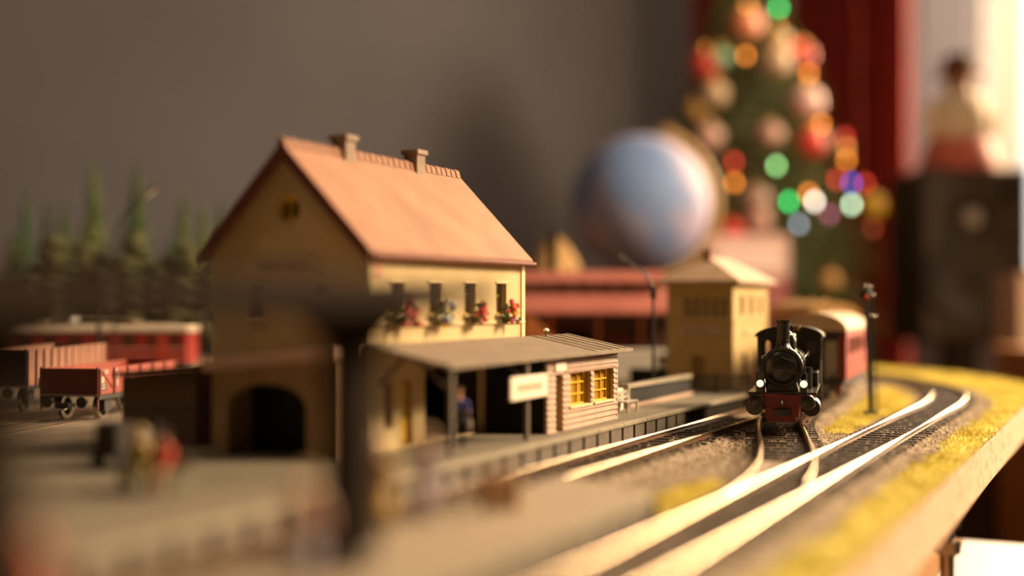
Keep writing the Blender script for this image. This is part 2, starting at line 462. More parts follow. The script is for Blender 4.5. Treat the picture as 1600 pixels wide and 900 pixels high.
# ------------------------------------------------------------------ grass
def grass_area(name, label, sel, n, hmin, hmax, hexes):
    """short static grass: a mat of cells plus standing blades"""
    cell = sel(P) & ok
    cg = cell.reshape(nu, nv); q = cg[:-1, :-1] & cg[1:, :-1] & cg[1:, 1:] & cg[:-1, 1:]
    fcs = np.stack([idx[:-1, :-1], idx[1:, :-1], idx[1:, 1:], idx[:-1, 1:]], -1)[q]
    if len(fcs) == 0: return
    us_ = np.unique(fcs); rm = -np.ones(nu * nv, int); rm[us_] = np.arange(len(us_))
    base = np.column_stack([P[us_], H[us_] + 0.35]); bf = [tuple(r[::-1]) for r in rm[fcs]]
    ctr = P[fcs[:, 0]]
    pick = rng.integers(0, len(ctr), n)
    step_u = np.array([SN, CS]) * 3; step_v = np.array([CS, -SN]) * 3
    B = ctr[pick] + rng.random((n, 1)) * step_u * 1.25 + rng.random((n, 1)) * step_v * 1.25
    hz = H[fcs[:, 0]][pick] + 0.1
    hgt = rng.uniform(hmin, hmax, n); a = rng.uniform(0, 6.28, n); wd_ = rng.uniform(0.16, 0.3, n)
    lean = rng.normal(0, 0.55, (n, 2))
    v0 = np.column_stack([B[:, 0] - wd_ * np.cos(a), B[:, 1] - wd_ * np.sin(a), hz])
    v1 = np.column_stack([B[:, 0] + wd_ * np.cos(a), B[:, 1] + wd_ * np.sin(a), hz])
    v2 = np.column_stack([B[:, 0] + lean[:, 0], B[:, 1] + lean[:, 1], hz + hgt])
    bv = np.stack([v0, v1, v2], 1).reshape(-1, 3)
    tri = (np.arange(n * 3).reshape(-1, 3) + len(base)).tolist()
    me = npmesh(name, np.vstack([base, bv]), bf + [tuple(t_) for t_ in tri], [mat('static_grass', hexes[0], 0.9, scale=70, hex2=hexes[1], spec=0.1, thr=(0.3, 0.6))])
    o = put(name, me)
    return tag(o, label, 'grass', kind='stuff')
def uv_of(Q): return Q[:, 0] * SN + Q[:, 1] * CS, Q[:, 0] * CS - Q[:, 1] * SN
def wob(Q, s=0.05, k=0): return np.array([mnoise.noise((x * s, y * s, 7 + k)) for x, y in Q])
def sel_strip(Q):
    u, v = uv_of(Q); d = dist_to(Q, mainpts); w_ = wob(Q, 0.06) * 3
    right = (v > -90) | ((Q[:, 1] > 690) & (np.hypot(Q[:, 0] - (cx - RM * math.cos(R(26))), Q[:, 1] - (cy + RM * math.sin(R(26)))) > RM))
    return right & (d > 20.5 + w_ + np.clip((u - 700) / 40, 0, 6))
def sel_tip(Q):
    u, v = uv_of(Q); w_ = wob(Q, 0.08, 1) * 0.25
    return (((u - 342) / 42) ** 2 + ((v + 117 - (u - 342) * 0.03) / 9.5) ** 2) < 1 + w_
def sel_mid(Q):
    u, v = uv_of(Q); dl = dist_to(Q, allpts); w_ = wob(Q, 0.05, 2)
    return (u > 545 + 20 * w_) & (u < 890) & (v > -150) & (v < -104 + 4 * w_) & (dl > 17.5 + 3 * w_) & (v > -129 - np.clip((u - 620) * 0.1, -6, 40)) & (w_ > -0.45)
GH = ('#bfae4c', '#eadb84')
grass_area('grass_strip', 'yellow green static grass along the edge of the board', sel_strip, 42000, 0.8, 2.2, GH)
grass_area('grass_tuft', 'yellow grass patch at the end of the middle platform', sel_tip, 5000, 0.8, 2.4, GH)
grass_area('grass_patch', 'yellow grass patch around the foot of the light signal', sel_mid, 14000, 0.8, 2.0, GH)

# ------------------------------------------------------------------ tracks
m_railside = mat('rail_rust', '#6e5138', 0.55, metal=0.6, var=0.2, scale=300)
m_railtop = mat('rail_polished', '#dcc4a4', 0.26, metal=1.0, var=0.05, scale=200)
m_sleeper = mat('sleeper_brown', '#3d2d22', 0.75, var=0.25, scale=200)
PROF = [(-1, -2.1), (1, -2.1), (1, -1.8), (.35, -1.6), (.35, -1.0), (.62, -.8), (.62, -.22), (.34, 0), (-.34, 0), (-.62, -.22), (-.62, -.8), (-.35, -1.0), (-.35, -1.6), (-1, -1.8)]
def sweep(path, off, skip=0, end=None):
    mb = MB(); n = len(PROF); pts = path[skip:end]; vs = []
    for k, p_ in enumerate(pts):
        d = (pts[min(k + 1, len(pts) - 1)] - pts[max(k - 1, 0)]).normalized(); s = Vector((d.y, -d.x, 0))
        for a, z in PROF: q = p_ + s * (off + a); vs.append((q.x, q.y, z))
    fs = []; mi = []
    for k in range(len(pts) - 1):
        for i in range(n):
            j = (i + 1) % n; fs.append((k * n + i, k * n + j, (k + 1) * n + j, (k + 1) * n + i)); mi.append(1 if 5 <= i <= 9 else 0)
    fs += [tuple(range(n)), tuple(range((len(pts) - 1) * n, len(pts) * n))]; mi += [0, 0]
    mb.add(vs, fs); mb.m = mi
    return mb
SLEEPER = MB().box(-14.5, 14.5, -1.25, 1.25, -3.3, -1.95).mesh('sleeper', m_sleeper)
def track(label, path, clear=None, rails=((-8.9, 0, None), (8.9, 0, None)), y_max=1e9):
    root = thing('railway_track', label, 'track', (0, 0, 0))
    for off, a, b in rails: sweep(path, off, a, b).build('rail', [m_railside, m_railtop], root, smooth=True)
    acc = 0
    for k in range(1, len(path) - 1):
        acc += 3.0
        if acc < 6.4: continue
        acc = 0
        p_ = path[k]
        if p_.y > y_max: continue
        if clear is not None and float(np.sqrt(((clear - np.array([p_.x, p_.y])) ** 2).sum(1).min())) < 16: continue
        d = path[k + 1] - path[k - 1]
        put('sleeper', SLEEPER, root, (p_.x, p_.y, 0), math.atan2(d.y, d.x) - PI / 2)
    return root
lpts = np.array([(q[0], q[1]) for q in loco_path])
track('main track nearest the board edge with brightly gleaming rails', main_path, y_max=1000)
track('branch track under the steam locomotive, curving off the main track', loco_path, clear=mainpts, rails=((-8.9, 12, None), (8.9, 22, None)), y_max=1000)
track('straight track along the station platform edge', plat_path, clear=lpts, rails=((-8.9, 0, -14), (8.9, 0, -24)))
track('yard track below the open brown goods wagon with lettering', yard1_path)
track('yard track below the ribbed goods wagon at far left', yard2_path)
track('rear track carrying the red railcar', back_path)
# ================================================================== platforms
m_tarmac = mat('platform_tarmac', '#8d7c68', 0.9, scale=900, hex2='#ae9980', thr=(0.35, 0.65), bump=0.5, bscale=1600)
m_concrete = mat('platform_concrete', '#695d50', 0.8, var=0.15, scale=200, bump=0.2)
m_dark = mat('dark_plinth_and_shade', '#2c2620', 1.0, spec=0.05, var=0.2, scale=200)
m_coping = mat('coping_stone', '#93856f', 0.65, var=0.12, scale=150, bump=0.2)
def platform(label, u0, u1, v0, v1, edge_v, panels, slant=0, surf=None):
    """slab with a coping and separate side panels towards the track on the +v side"""
    root = thing('station_platform', label, 'platform', W(u0, v1, -4.2), -TH)
    L = u1 - u0; wd_ = v1 - v0
    poly = [(-wd_, 0), (0, 0), (0, L), (-wd_, L + slant)]
    MB().prism([(x if x < -1 else x - 2.4, y) for x, y in poly], 'z', 0, 8.2).build('slab', surf or m_tarmac, root)
    for k in range(int(L // 26)):
        MB().box(-2.6, 0.5, k * 26 + 0.15, k * 26 + 25.85, 6.9, 8.5).build('coping_stone', m_coping, root, bevel=0.25)
    MB().box(-2.4, -1.3, 0, L, 0, 6.9).build('side_wall', m_dark, root)
    for a in panels:
        MB().box(-1.3, -0.2, a + 1.1, a + 11.9, 1.0, 6.9).build('side_panel', m_concrete, root, bevel=0.2)
    return root
platform('long station platform in front of the yellow house and the plank hut', 130, 770, -330, -180, -180, [k * 13 for k in range(0, 32)], surf=mat('platform_grit', '#63594b', 0.85, scale=900, hex2='#857863', thr=(0.35, 0.65), bump=0.5, bscale=1600))
platform('middle platform in the blurred foreground under the dark canopy', 60, 303, -142, -106, -106, [k * 13 for k in range(0, 18)], slant=20)

# ================================================================== station house
m_cream = stripes(mat('cream_render', '#cbb07e', 0.8, var=0.06, scale=90, bump=0.15, bscale=900), 'Z', 2.2, 0.35, 0.0002)
m_rooftile = stripes(stripes(mat('clay_roof_tiles', '#9c6e54', 0.75, var=0.16, scale=60, bump=0.2, bscale=700), 'Y', 2.4, 0.5, 0.0003), 'Z', 2.2, 0.6, 0.0004)
m_verge = mat('brown_verge_board', '#6b3420', 0.7, var=0.15, scale=150)
m_chim = mat('chimney_plaster', '#8a7562', 0.85, var=0.2, scale=200, bump=0.4)
m_trimstone = mat('pale_window_stone', '#dcc190', 0.7, var=0.05)
m_olive = mat('olive_yellow_frame', '#a38a1c', 0.5, var=0.1, scale=200)
m_yellow = mat('yellow_frame', '#d8ac2a', 0.5, var=0.08, scale=200)
m_pane = mat('model_window_pane', '#4b3d2c', 0.15, var=0.1, scale=100)
m_black = mat('black_and_shade', '#0e0c0a', 0.6, var=0.2, scale=200)  # plain black, also the shade inside dark openings
m_sign = mat('sign_board_cream', '#e8d6bd', 0.6, var=0.04)
m_letter = mat('sign_lettering', '#6a5848', 0.7, var=0.1)
def lettering(parent, plane, off, a0, a1, z0, z1, seed, m=None):
    """the indistinct dark lettering of a sign, too small to read"""
    rd = random.Random(seed); mb = MB(); a = a0
    while a < a1 - 0.9:
        w_ = rd.uniform(0.6, 1.1)
        if rd.random() < 0.1: a += w_; continue
        for k in range(2):
            q0 = a + k * w_ * 0.6; q1 = q0 + 0.28
            if plane == 'xz': mb.box(q0, q1, off - 0.08, off, z0, z1)
            else: mb.box(off, off + 0.08, q0, q1, z0, z1)
        zc = rd.choice((z0, (z0 + z1) / 2, z1 - 0.3))
        if plane == 'xz': mb.box(a, a + w_ * 0.8, off - 0.08, off, zc, zc + 0.3)
        else: mb.box(off, off + 0.08, a, a + w_ * 0.8, zc, zc + 0.3)
        a += w_ + 0.5
    o = mb.build('lettering', m or m_letter, parent); o['kind'] = 'stuff'
    return o
H_ = thing('station_house', 'cream station house with a steep red tiled roof and two chimneys', 'house', W(340, -215, 4), -TH)
EZ, AZ = 64.0, 96.0
fw = [rect(-47, -41, 42, 54), rect(-22, -16, 42, 54)]
plate('gable_wall', [(-62, 0), (0, 0), (0, EZ), (-31, AZ), (-62, EZ)], [circ((-31, 77.6), 4.5)] + fw, 2, 'xz', 0, m_cream, H_)
plate('gable_wall', [(-62, 0), (0, 0), (0, EZ), (-31, AZ), (-62, EZ)], [], 2, 'xz', 109, m_cream, H_)
WY = (16.5, 41.4, 66.6, 91.9)
low = [rect(9, 14, 7, 22), rect(19, 26, 0.5, 22), rect(34, 76, 0.5, 25)]
plate('side_wall', rect(2, 109, 0, EZ), [rect(y - 4.2, y + 4.2, 43, 54.6) for y in WY] + low, 2.2, 'yz', -2.2, m_cream, H_)
plate('side_wall', rect(2, 109, 0, EZ), [], 2, 'yz', -62, m_cream, H_)
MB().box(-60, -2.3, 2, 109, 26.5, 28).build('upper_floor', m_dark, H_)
MB().box(-30, -29, 2, 109, 0, 26).build('inner_wall', m_black, H_)  # black colour stands in for the dark interior behind the gate opening
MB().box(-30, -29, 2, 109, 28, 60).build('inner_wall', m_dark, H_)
for i, y in enumerate(WY):
    f = plate('window_frame', rect(y - 4.4, y + 4.4, 42.8, 54.8), [rect(y - 3.5, y - 0.3, 43.6, 49.6), rect(y + 0.3, y + 3.5, 43.6, 49.6), rect(y - 3.5, y - 0.3, 50.2, 54), rect(y + 0.3, y + 3.5, 50.2, 54)], 0.7, 'yz', -3.2, m_olive, H_)
    MB().box(-3.7, -3.3, y - 4, y + 4, 43, 54.6).build('pane', m_pane, f)
    MB().box(-2, 1.2, y - 5.4, y + 5.4, 42, 43).build('window_sill', m_trimstone, H_, bevel=0.15)
    MB().box(-2, 0.5, y - 5, y + 5, 54.6, 55.4).build('window_lintel', m_trimstone, H_, bevel=0.1)
for x in (-44, -19):
    f = plate('window_frame', rect(x - 3.2, x + 3.2, 41.8, 54.2), [rect(x - 2.4, x - 0.3, 42.6, 48), rect(x + 0.3, x + 2.4, 42.6, 48), rect(x - 2.4, x - 0.3, 48.6, 53.5), rect(x + 0.3, x + 2.4, 48.6, 53.5)], 0.7, 'xz', 2.3, m_olive, H_)
    MB().box(x - 3, x + 3, 3, 3.4, 42, 54).build('pane', m_pane, f)
    MB().box(x - 4, x + 4, -1, 1, 41, 42).build('window_sill', m_trimstone, H_, bevel=0.15)
f = plate('attic_window_frame', circ((-31, 77.6), 4.6), [arch(-34.2, -31.4, 75.2, 80.2, h=1.2), arch(-30.6, -27.8, 75.2, 80.2, h=1.2)], 0.8, 'xz', 1.2, m_yellow, H_)
MB().box(-34, -28, 2.05, 2.4, 75, 81).build('pane', m_pane, f)
f = plate('window_frame', rect(8.8, 14.2, 6.8, 22.2), [rect(9.6, 13.4, 7.6, 14.4), rect(9.6, 13.4, 15, 21.4)], 0.7, 'yz', -3.2, m_verge, H_)
MB().box(-3.7, -3.3, 9, 14, 7, 22).build('pane', m_pane, f)
d_ = MB().box(-3.2, -2.3, 18.8, 26.2, 0.2, 22.2).build('door', m_olive, H_)
for z0, z1 in ((2, 9.5), (11.5, 20.5)): MB().box(-2.35, -2.0, 20, 25, z0, z1).build('door_panel', m_yellow, d_, bevel=0.1)
MB().box(-0.2, 0.9, 0, 111, 39.4, 40.6).build('string_course', m_trimstone, H_, bevel=0.15)
MB().box(-0.2, 0.6, 108.4, 111.2, 0, EZ - 0.4).build('corner_strip', m_trimstone, H_)
MB().box(-0.1, 0.4, 2.6, 5.6, 56, 60.5).build('small_plate', mat('faded_red_plate', '#c98070', 0.7), H_)
sg = MB().box(-46, -19, -0.7, 0, 56.5, 62.3).build('name_board', mat('shaded_board', '#c2a988', 0.7, var=0.05), H_, bevel=0.15)  # the gable's shade is put into the board and lettering colours
lettering(sg, 'xz', -0.7, -43.5, -21.5, 58.0, 60.8, 5, mat('shaded_lettering', '#94795f', 0.7))
sl = 32 / 31
for s in (1, -1):
    xe = -31 + s * 33.4; ze = AZ - 33.4 * sl
    poly = [(-31, AZ + 0.1), (xe, ze + 0.1), (xe, ze + 2.4), (-31, AZ + 2.8)]
    MB().prism(poly, 'y', -3.5, 114.5).build('roof_slope', m_rooftile, H_)
    MB().prism([(-31, AZ - 2.2), (xe, ze - 2.2), (xe, ze + 2.5), (-31, AZ + 2.9)], 'y', -4.4, -3.5).build('verge_board', m_verge, H_)
    MB().tube([(xe + s * 0.9, -3.5, ze + 0.7), (xe + s * 0.9, 114.5, ze + 0.7)], 0.9, 8).build('gutter', m_verge, H_)
rt = MB().prism([(-1.9, -1.8), (-1.2, 0.9), (0, 1.6), (1.2, 0.9), (1.9, -1.8)], 'y', 0, 3.0).mesh('ridge_tile', m_rooftile)
for k in range(30): put('ridge_tile', rt, H_, (-31, -4.3 + k * 3.96, AZ + 2.9 + (0.18 if k % 2 else 0)))
for y in (31.7, 80.0):
    c = MB().box(-34, -28, y - 3, y + 3, 88, 103.2).build('chimney', m_chim, H_, bevel=0.2)
    MB().box(-34.8, -27.2, y - 3.8, y + 3.8, 103.2, 105).build('chimney_cap', m_chim, c, bevel=0.2)
    MB().box(-32.4, -29.6, y - 1.6, y + 1.6, 105, 105.3).build('flue', m_black, c)
# porch on the gable
m_porch = mat('porch_render', '#a3835a', 0.85, var=0.12, scale=120)
m_slab = mat('porch_roof_slab', '#caa184', 0.7, var=0.1, scale=150)
pw = plate('porch_wall', [(-46, 0), (-1, 0), (-1, 30), (-46, 25.5)], [arch(-40, -10, -0.01, 22.5, h=7)], 2.5, 'xz', -20, m_porch, H_)
MB().box(-46, -43.8, -17.5, 0, 0, 25.4).build('porch_side', m_porch, H_)
MB().box(-3.2, -1, -17.5, 0, 0, 29.6).build('porch_side', m_porch, H_)
MB().prism([(-47.5, 25.6), (0.3, 30.4), (0.3, 34.2), (-47.5, 29.4)], 'y', -23, -0.1).build('porch_roof', m_slab, H_, bevel=0.4)
MB().box(-42, -8, -4, -2, 0, 24).build('porch_dark_sheet', m_black, H_)  # black sheet that paints the arched opening dark

# brown wooden annex to the left of the gable
m_brown = stripes(mat('dark_brown_boards', '#6e533c', 0.8, var=0.2, scale=120), 'X', 2.6, 0.6, 0.0005)
m_felt = stripes(mat('roofing_felt', '#7b6d5c', 0.9, var=0.14, scale=90, bump=0.3, bscale=1200), 'X', 60, 0.0, 0.0)
an_ = thing('wooden_annex', 'low dark brown wooden annex to the left of the house gable', 'shed', W(334, -279, 4), -TH)
bd = MB().box(-2.35, 0, 0, 0.7, 0, 22).mesh('wall_board', m_brown)
for k in range(13): put('wall_board', bd, an_, (-0.1 - k * 2.45, 0, 0))
MB().box(-32, 0, 0.7, 1.6, 0, 22).build('wall_sheet', m_brown, an_)
MB().box(-32, -31, 1.6, 45, 0, 22).build('wall_sheet', m_brown, an_); MB().box(-1, 0, 1.6, 45, 0, 22).build('wall_sheet', m_brown, an_)
MB().box(-31, -1, 44, 45, 0, 22).build('wall_sheet', m_brown, an_)
MB().prism([(-34, 22), (0.4, 25), (0.4, 26.6), (-34, 23.6)], 'y', -2, 47).build('roof', m_brown, an_)
MB().prism([(-32, 22), (0, 22), (0, 24.9)], 'y', 0.2, 44.8).build('gable_fill', m_brown, an_)

# ================================================================== shelter roof and plank hut
m_plank = mat('greyish_pink_planks', '#a98a74', 0.7, var=0.14, scale=110, bump=0.25, bscale=900)
m_roof2 = mat('shelter_roof_boards', '#7a6855', 0.8, var=0.14, scale=120, bump=0.3, bscale=900)
sh = thing('platform_shelter', 'long low lean-to roof on posts along the side of the house', 'shelter', W(338, -215, 4), -TH)
MB().prism([(0.9, 33.0), (29, 27.3), (29, 28.5), (0.9, 34.2)], 'y', 0, 156).build('roof', m_roof2, sh)
for k in range(5):
    y = 118 + k * 8.2
    MB().prism([(1, 34.15), (29, 28.45), (29, 28.8), (1, 34.5)], 'y', y, y + 1.6).build('roof_batten', m_roof2, sh)
MB().box(28.6, 29.4, 0, 156, 27.2, 28.7).build('fascia', m_roof2, sh, bevel=0.15)
m_post = mat('shelter_post', '#5f5143', 0.7, var=0.15)
for y in (6, 60): MB().box(25.6, 27.2, y - 0.9, y + 0.9, 0, 27.4).build('post', m_post, sh)
for y in (6, 60): MB().bar((26.4, y, 20), (15, y, 29.4), 0.9, 1.0).build('brace', m_post, sh)
MB().bar((4, 2, 22), (12, 2, 30.5), 1.2, 1.4).build('brace', m_post, sh)
sgn = thing('platform_sign', 'cream name board hanging below the front edge of the shelter roof', 'sign', W(378, -186, 26.9 - 8), -TH)
bd_ = MB().box(0.6, 1.4, 0, 28.8, 0, 7.8).build('board', m_sign, sgn, bevel=0.2)
lettering(bd_, 'yz', 1.4, 4, 25, 2.6, 5.2, 9, mat('pale_lettering', '#b89a7c', 0.7))
for y in (4, 24): MB().box(0.8, 1.2, y, y + 0.5, 7.8, 8.5).build('hanger', m_post, sgn)
vent = thing('roof_vent', 'tiny white capped vent pipe on the shelter roof ridge', 'vent', W(468, -213, 37.6), -TH)
MB().cyl((0, 0, -0.2), (0, 0, 2.4), 0.5, n=10).build('pipe', m_post, vent, smooth=True)
MB().lathe((0, 0, 2.2), (0, 0, 1), [(1.25, 0), (1.3, 0.4), (0.9, 1.0), (0.2, 1.3)], 12).build('cap', m_white, vent, smooth=True)

hut = thing('plank_hut', 'small hut clad in horizontal greyish pink planks with yellow windows', 'hut', W(418, -190, 4), -TH)
OP = [(7.5, 14.0, -1, 22), (20.5, 41, 8.2, 21.2), (44, 64.8, 8.2, 21.2)]
rows = 13; ph = 2.1
plank_cache = {}
def plank(y0, y1, z):
    ln = round(y1 - y0, 2)
    if ln not in plank_cache:
        plank_cache[ln] = MB().prism([(-1.0, 0), (0.45, 0.05), (0.45, 0.35), (-0.05, ph - 0.12), (-1.0, ph - 0.12)], 'y', 0, ln).mesh('plank', m_plank)
    put('plank', plank_cache[ln], hut, (0, y0, z))
for r_ in range(rows):
    z = r_ * ph; cuts = [0.0]
    for y0, y1, z0, z1 in OP:
        if z + ph * 0.5 > z0 and z + ph * 0.5 < z1: cuts += [y0, y1]
    cuts.append(69.0)
    for a, b in zip(cuts[::2], cuts[1::2]): plank(a, b, z)
plate('wall_sheet', rect(0.2, 68.8, 0, 27.3), [rect(y0, y1, max(z0, 0.01), z1) for y0, y1, z0, z1 in OP], 0.8, 'yz', -1.9, m_plank, hut)
for k in range(13):
    z = k * ph
    MB().prism([(69.0, 0), (69.45, 0.3), (69.05, ph - 0.12), (68.0, ph - 0.12), (68.0, 0)], 'x', -24, 0.3).build('plank', m_plank, hut, loc=(0, 0, z))
MB().box(-24, -1.2, 0, 0.9, 0, 28).build('end_wall', m_dark, hut)  # end turned from the light, its shadow put into a dark colour
MB().box(-24, -1.2, 67.6, 68.2, 0, 27.2).build('end_wall', m_plank, hut)
MB().box(-8, -7.4, 1, 68, 0, 27).build('inner_wall', mat('lit_ochre_interior', '#d9a030', 0.7), hut)  # orange yellow colour stands in for a lit interior behind the panes
MB().box(-12, -1.2, 16.8, 17.6, 0, 27).build('partition', m_dark, hut)
MB().box(-24, -1.2, 0.9, 67.6, 27.2, 27.9).build('hut_ceiling', m_plank, hut)
for y0, y1, z0, z1 in OP[1:]:
    w3 = (y1 - y0) / 3; h3 = (z1 - z0) / 3
    holes = [rect(y0 + i * w3 + (0.9 if i == 0 else 0.3), y0 + (i + 1) * w3 - (0.9 if i == 2 else 0.3), z0 + j * h3 + (0.9 if j == 0 else 0.3), z0 + (j + 1) * h3 - (0.9 if j == 2 else 0.3)) for i in range(3) for j in range(3)]
    f = plate('window_frame', rect(y0 - 0.2, y1 + 0.2, z0 - 0.2, z1 + 0.2), holes, 0.7, 'yz', -3.2, m_yellow, hut)
    MB().box(-3.7, -3.4, y0, y1, z0, z1).build('pane', glassy('hut_glass', '#d9ac4a', 0.1, 0.35), f)
    MB().box(-4.2, -0.9, y1 - 0.0, y1 + 0.5, z0, z1).build('jamb', m_olive, f); MB().box(-4.2, -0.9, y0 - 0.5, y0, z0, z1).build('jamb', m_olive, f)
    MB().box(-4.2, 0.9, y0 - 0.5, y1 + 0.5, z0 - 0.5, z0 + 0.3).build('window_sill', m_trimstone, hut, bevel=0.1)
y0, y1, z0, z1 = OP[0]
d_ = MB().box(-3.6, -2.8, y0 - 0.2, y1 + 0.2, 0, 22).build('door', m_olive, hut)
for a, b in ((1.5, 8.5), (10, 20.5)): MB().box(-2.9, -2.5, y0 + 1, y1 - 1, a, b).build('door_panel', m_yellow, d_, bevel=0.1)
MB().box(-2.8, -2.0, y1 - 1.4, y1 - 0.7, 9.2, 9.9).build('handle', m_black, d_)
MB().box(-0.2, 1.0, 6.2, 15.4, 22.2, 25.2).build('name_plate', m_sign, hut, bevel=0.15)
MB().box(-0.2, 0.75, 15.6, 68.9, 21.6, 22.5).build('head_trim', m_plank, hut)

# flower boxes under the upper windows
m_leaf = mat('flower_leaves', '#3c5c24', 0.8, var=0.35, scale=500)
FL = {'red': mat('red_blossom', '#d23a2c', 0.7), 'pink': mat('pink_blossom', '#e0706c', 0.7), 'yellow': mat('yellow_blossom', '#e8b83a', 0.7), 'white': mat('white_blossom', '#ece4cf', 0.7), 'blue': mat('blue_blossom', '#2f4f9a', 0.7), 'orange': mat('orange_blossom', '#e07a2c', 0.7)}
sets = [('red', 'pink', 'pink', 'red'), ('white', 'white', 'yellow', 'white', 'blue'), ('red', 'pink', 'red', 'orange'), ('red', 'orange', 'yellow', 'red', 'pink', 'blue')]
flab = ['flower box with red and pink blossoms, nearest the house corner by the canopy post', 'flower box with mostly white blossoms', 'flower box with red blossoms trailing from green leaves, third from the gable', 'flower box with red, yellow and blue blossoms nearest the far end of the wall']
for i, y in enumerate(WY):
    fb = thing('flower_box', flab[i], 'flower box', W(340 + y, -213.6, 43.6), -TH, 'flower boxes under the upper windows')
    MB().box(0.2, 2.4, -3.4, 3.4, 0.2, 2.2).build('trough', mat('trough_brown', '#5a4028', 0.8), fb, bevel=0.2)
    rd = random.Random(20 + i); lv = MB(); 
    for k in range(44):
        c = (rd.uniform(0.6, 4.6), rd.uniform(-4.4, 4.4), rd.uniform(0.4, 7.2)); c = (c[0], c[1] * (1 - max(0, c[2] - 3) / 7), c[2])
        lv.ball(c, (rd.uniform(0.5, 0.9), rd.uniform(0.5, 0.9), rd.uniform(0.4, 0.8)), 6, 4, jit=0.25)
    o = lv.build('leaves', m_leaf, fb); o['kind'] = 'stuff'
    bl = MB(); names = sorted(set(sets[i]))
    for k in range(19):
        nm = sets[i][k % len(sets[i])]; z = rd.uniform(0.2, 8.2)
        bl.ball((rd.uniform(2.6, 5.2), rd.uniform(-4.2, 4.2) * (1 - max(0, z - 3) / 7.5), z), rd.uniform(0.75, 1.25), 7, 5, mi=names.index(nm), jit=0.12)
    o = bl.build('blossoms', [FL[q] for q in names], fb, smooth=True); o['kind'] = 'stuff'

# ================================================================== platform furniture
st = thing('stairway_wall', 'low dark grey parapet with a pale top rail behind the plank hut', 'wall', W(536, -205, 4), -TH)
MB().box(-1.2, 1.2, 0, 89, 1.8, 8.8).build('panel', mat('slate_panel', '#211d1a', 0.9, var=0.12), st)
MB().box(-2, 2, -0.5, 89.5, 8.8, 10.6).build('top_rail', m_coping, st, bevel=0.2)
MB().box(-2, 2.4, 0, 89, 0, 1.8).build('base_course', mat('pinkish_stone', '#b69680', 0.8, var=0.12), st, bevel=0.2)
MB().box(-2.1, 2.1, -2.2, 0.2, 0, 11).build('end_post', m_coping, st, bevel=0.2)
wb = thing('white_cabinet', 'small white panelled box between the hut and the parapet', 'cabinet', W(519, -207, 4), -TH)
MB().box(-4, 4, 0, 9, 0, 9.6).build('body', m_sign, wb, bevel=0.2); MB().box(4, 4.3, 1, 4.3, 1, 8.8).build('door', m_sign, wb); MB().box(4, 4.3, 4.7, 8, 1, 8.8).build('door', m_sign, wb)
m_bench = mat('bench_grey', '#a89c8c', 0.6, var=0.1)
def bench(label, u, v, rz=0.0, ln=14, m=None):
    b = thing('platform_bench', label, 'bench', W(u, v, 4), -TH + rz, 'platform benches')
    mm = m or m_bench
    for k in range(3): MB().box(0.2 + k * 1.6, 1.5 + k * 1.6, 0, ln, 4.4, 4.9).build('seat_slat', mm, b)
    for k in range(2): MB().bar((-0.2 - k * 0.5, 0, 6.3 + k * 1.9), (-0.2 - k * 0.5, ln, 6.3 + k * 1.9), 0.4, 1.3).build('back_slat', mm, b)
    for y in (0.8, ln - 1.6):
        MB().prism([(0.0, 0), (1.0, 0), (1.4, 4.4), (4.2, 4.4), (4.2, 0), (4.9, 0), (5.0, 4.5), (0.9, 4.6), (-0.6, 9.2), (-1.1, 9.0)], 'y', y, y + 0.8).build('end_frame', mm, b)
    return b
bench('grey slatted bench behind the plank hut', 512, -200)
fc_ = thing('iron_fence', 'low dark iron fence with thin bars in front of the signal tower', 'fence', W(640, -212, 4), -TH)
m_iron = mat('iron_dark', '#2b2622', 0.5, metal=0.4, var=0.15)
br = MB().box(-0.28, 0.28, -0.28, 0.28, 0, 9.6).mesh('bar', m_iron)
for k in range(19): put('bar', br, fc_, (k * 1.9, 0, 0.2))
for z in (1.4, 8.6): MB().box(-0.6, 34.8, -0.35, 0.35, z, z + 0.7).build('rail', m_iron, fc_)
for x in (-0.6, 17.1, 34.6): MB().box(x - 0.6, x + 0.6, -0.6, 0.6, 0, 10.8).build('post', m_iron, fc_)

def street_lamp(label, loc, h, reach, rz, box=True):
    l = thing('street_lamp', label, 'lamp', loc, rz)
    MB().lathe((0, 0, 0), (0, 0, 1), [(1.9, 0), (1.9, 1.2), (1.2, 1.8), (1.1, 8), (0.8, 9)], 12).build('base', m_iron, l, smooth=True)
    pts = [(0, 0, 8), (0, 0, h * 0.72)] + [(-reach * (1 - math.cos(a)) * 0.62, 0, h * 0.72 + h * 0.2 * math.sin(a)) for a in [k * PI / 12 for k in range(1, 6)]]
    pts.append((-reach * 0.8, 0, h * 0.97))
    MB().tube(pts, [0.75] * 2 + [0.6] * 6, 8).build('pole', m_iron, l, smooth=True)
    hd = MB(); hd.bar((-reach * 0.76, 0, h * 0.965), (-reach * 1.08, 0, h * 1.02), 2.0, 1.4)
    q = hd.build('lamp_head', m_iron, l, bevel=0.4)
    MB().bar((-reach * 0.82, 0, h * 0.962), (-reach * 1.04, 0, h * 1.0), 1.5, 0.5).build('diffuser', m_sign, q)
    if box: MB().box(-1.3, 1.3, -1.0, 1.0, h * 0.70, h * 0.78).build('joint_box', m_iron, l)
    return l
street_lamp('thin curved street lamp between the red roofed shed and the signal tower', W(606, -217, 4), 70, 17, 0.1)
street_lamp('dark curved street lamp in front of the conifers', (-236, 760, -4.2), 122, 24, PI * 0.96, box=False)

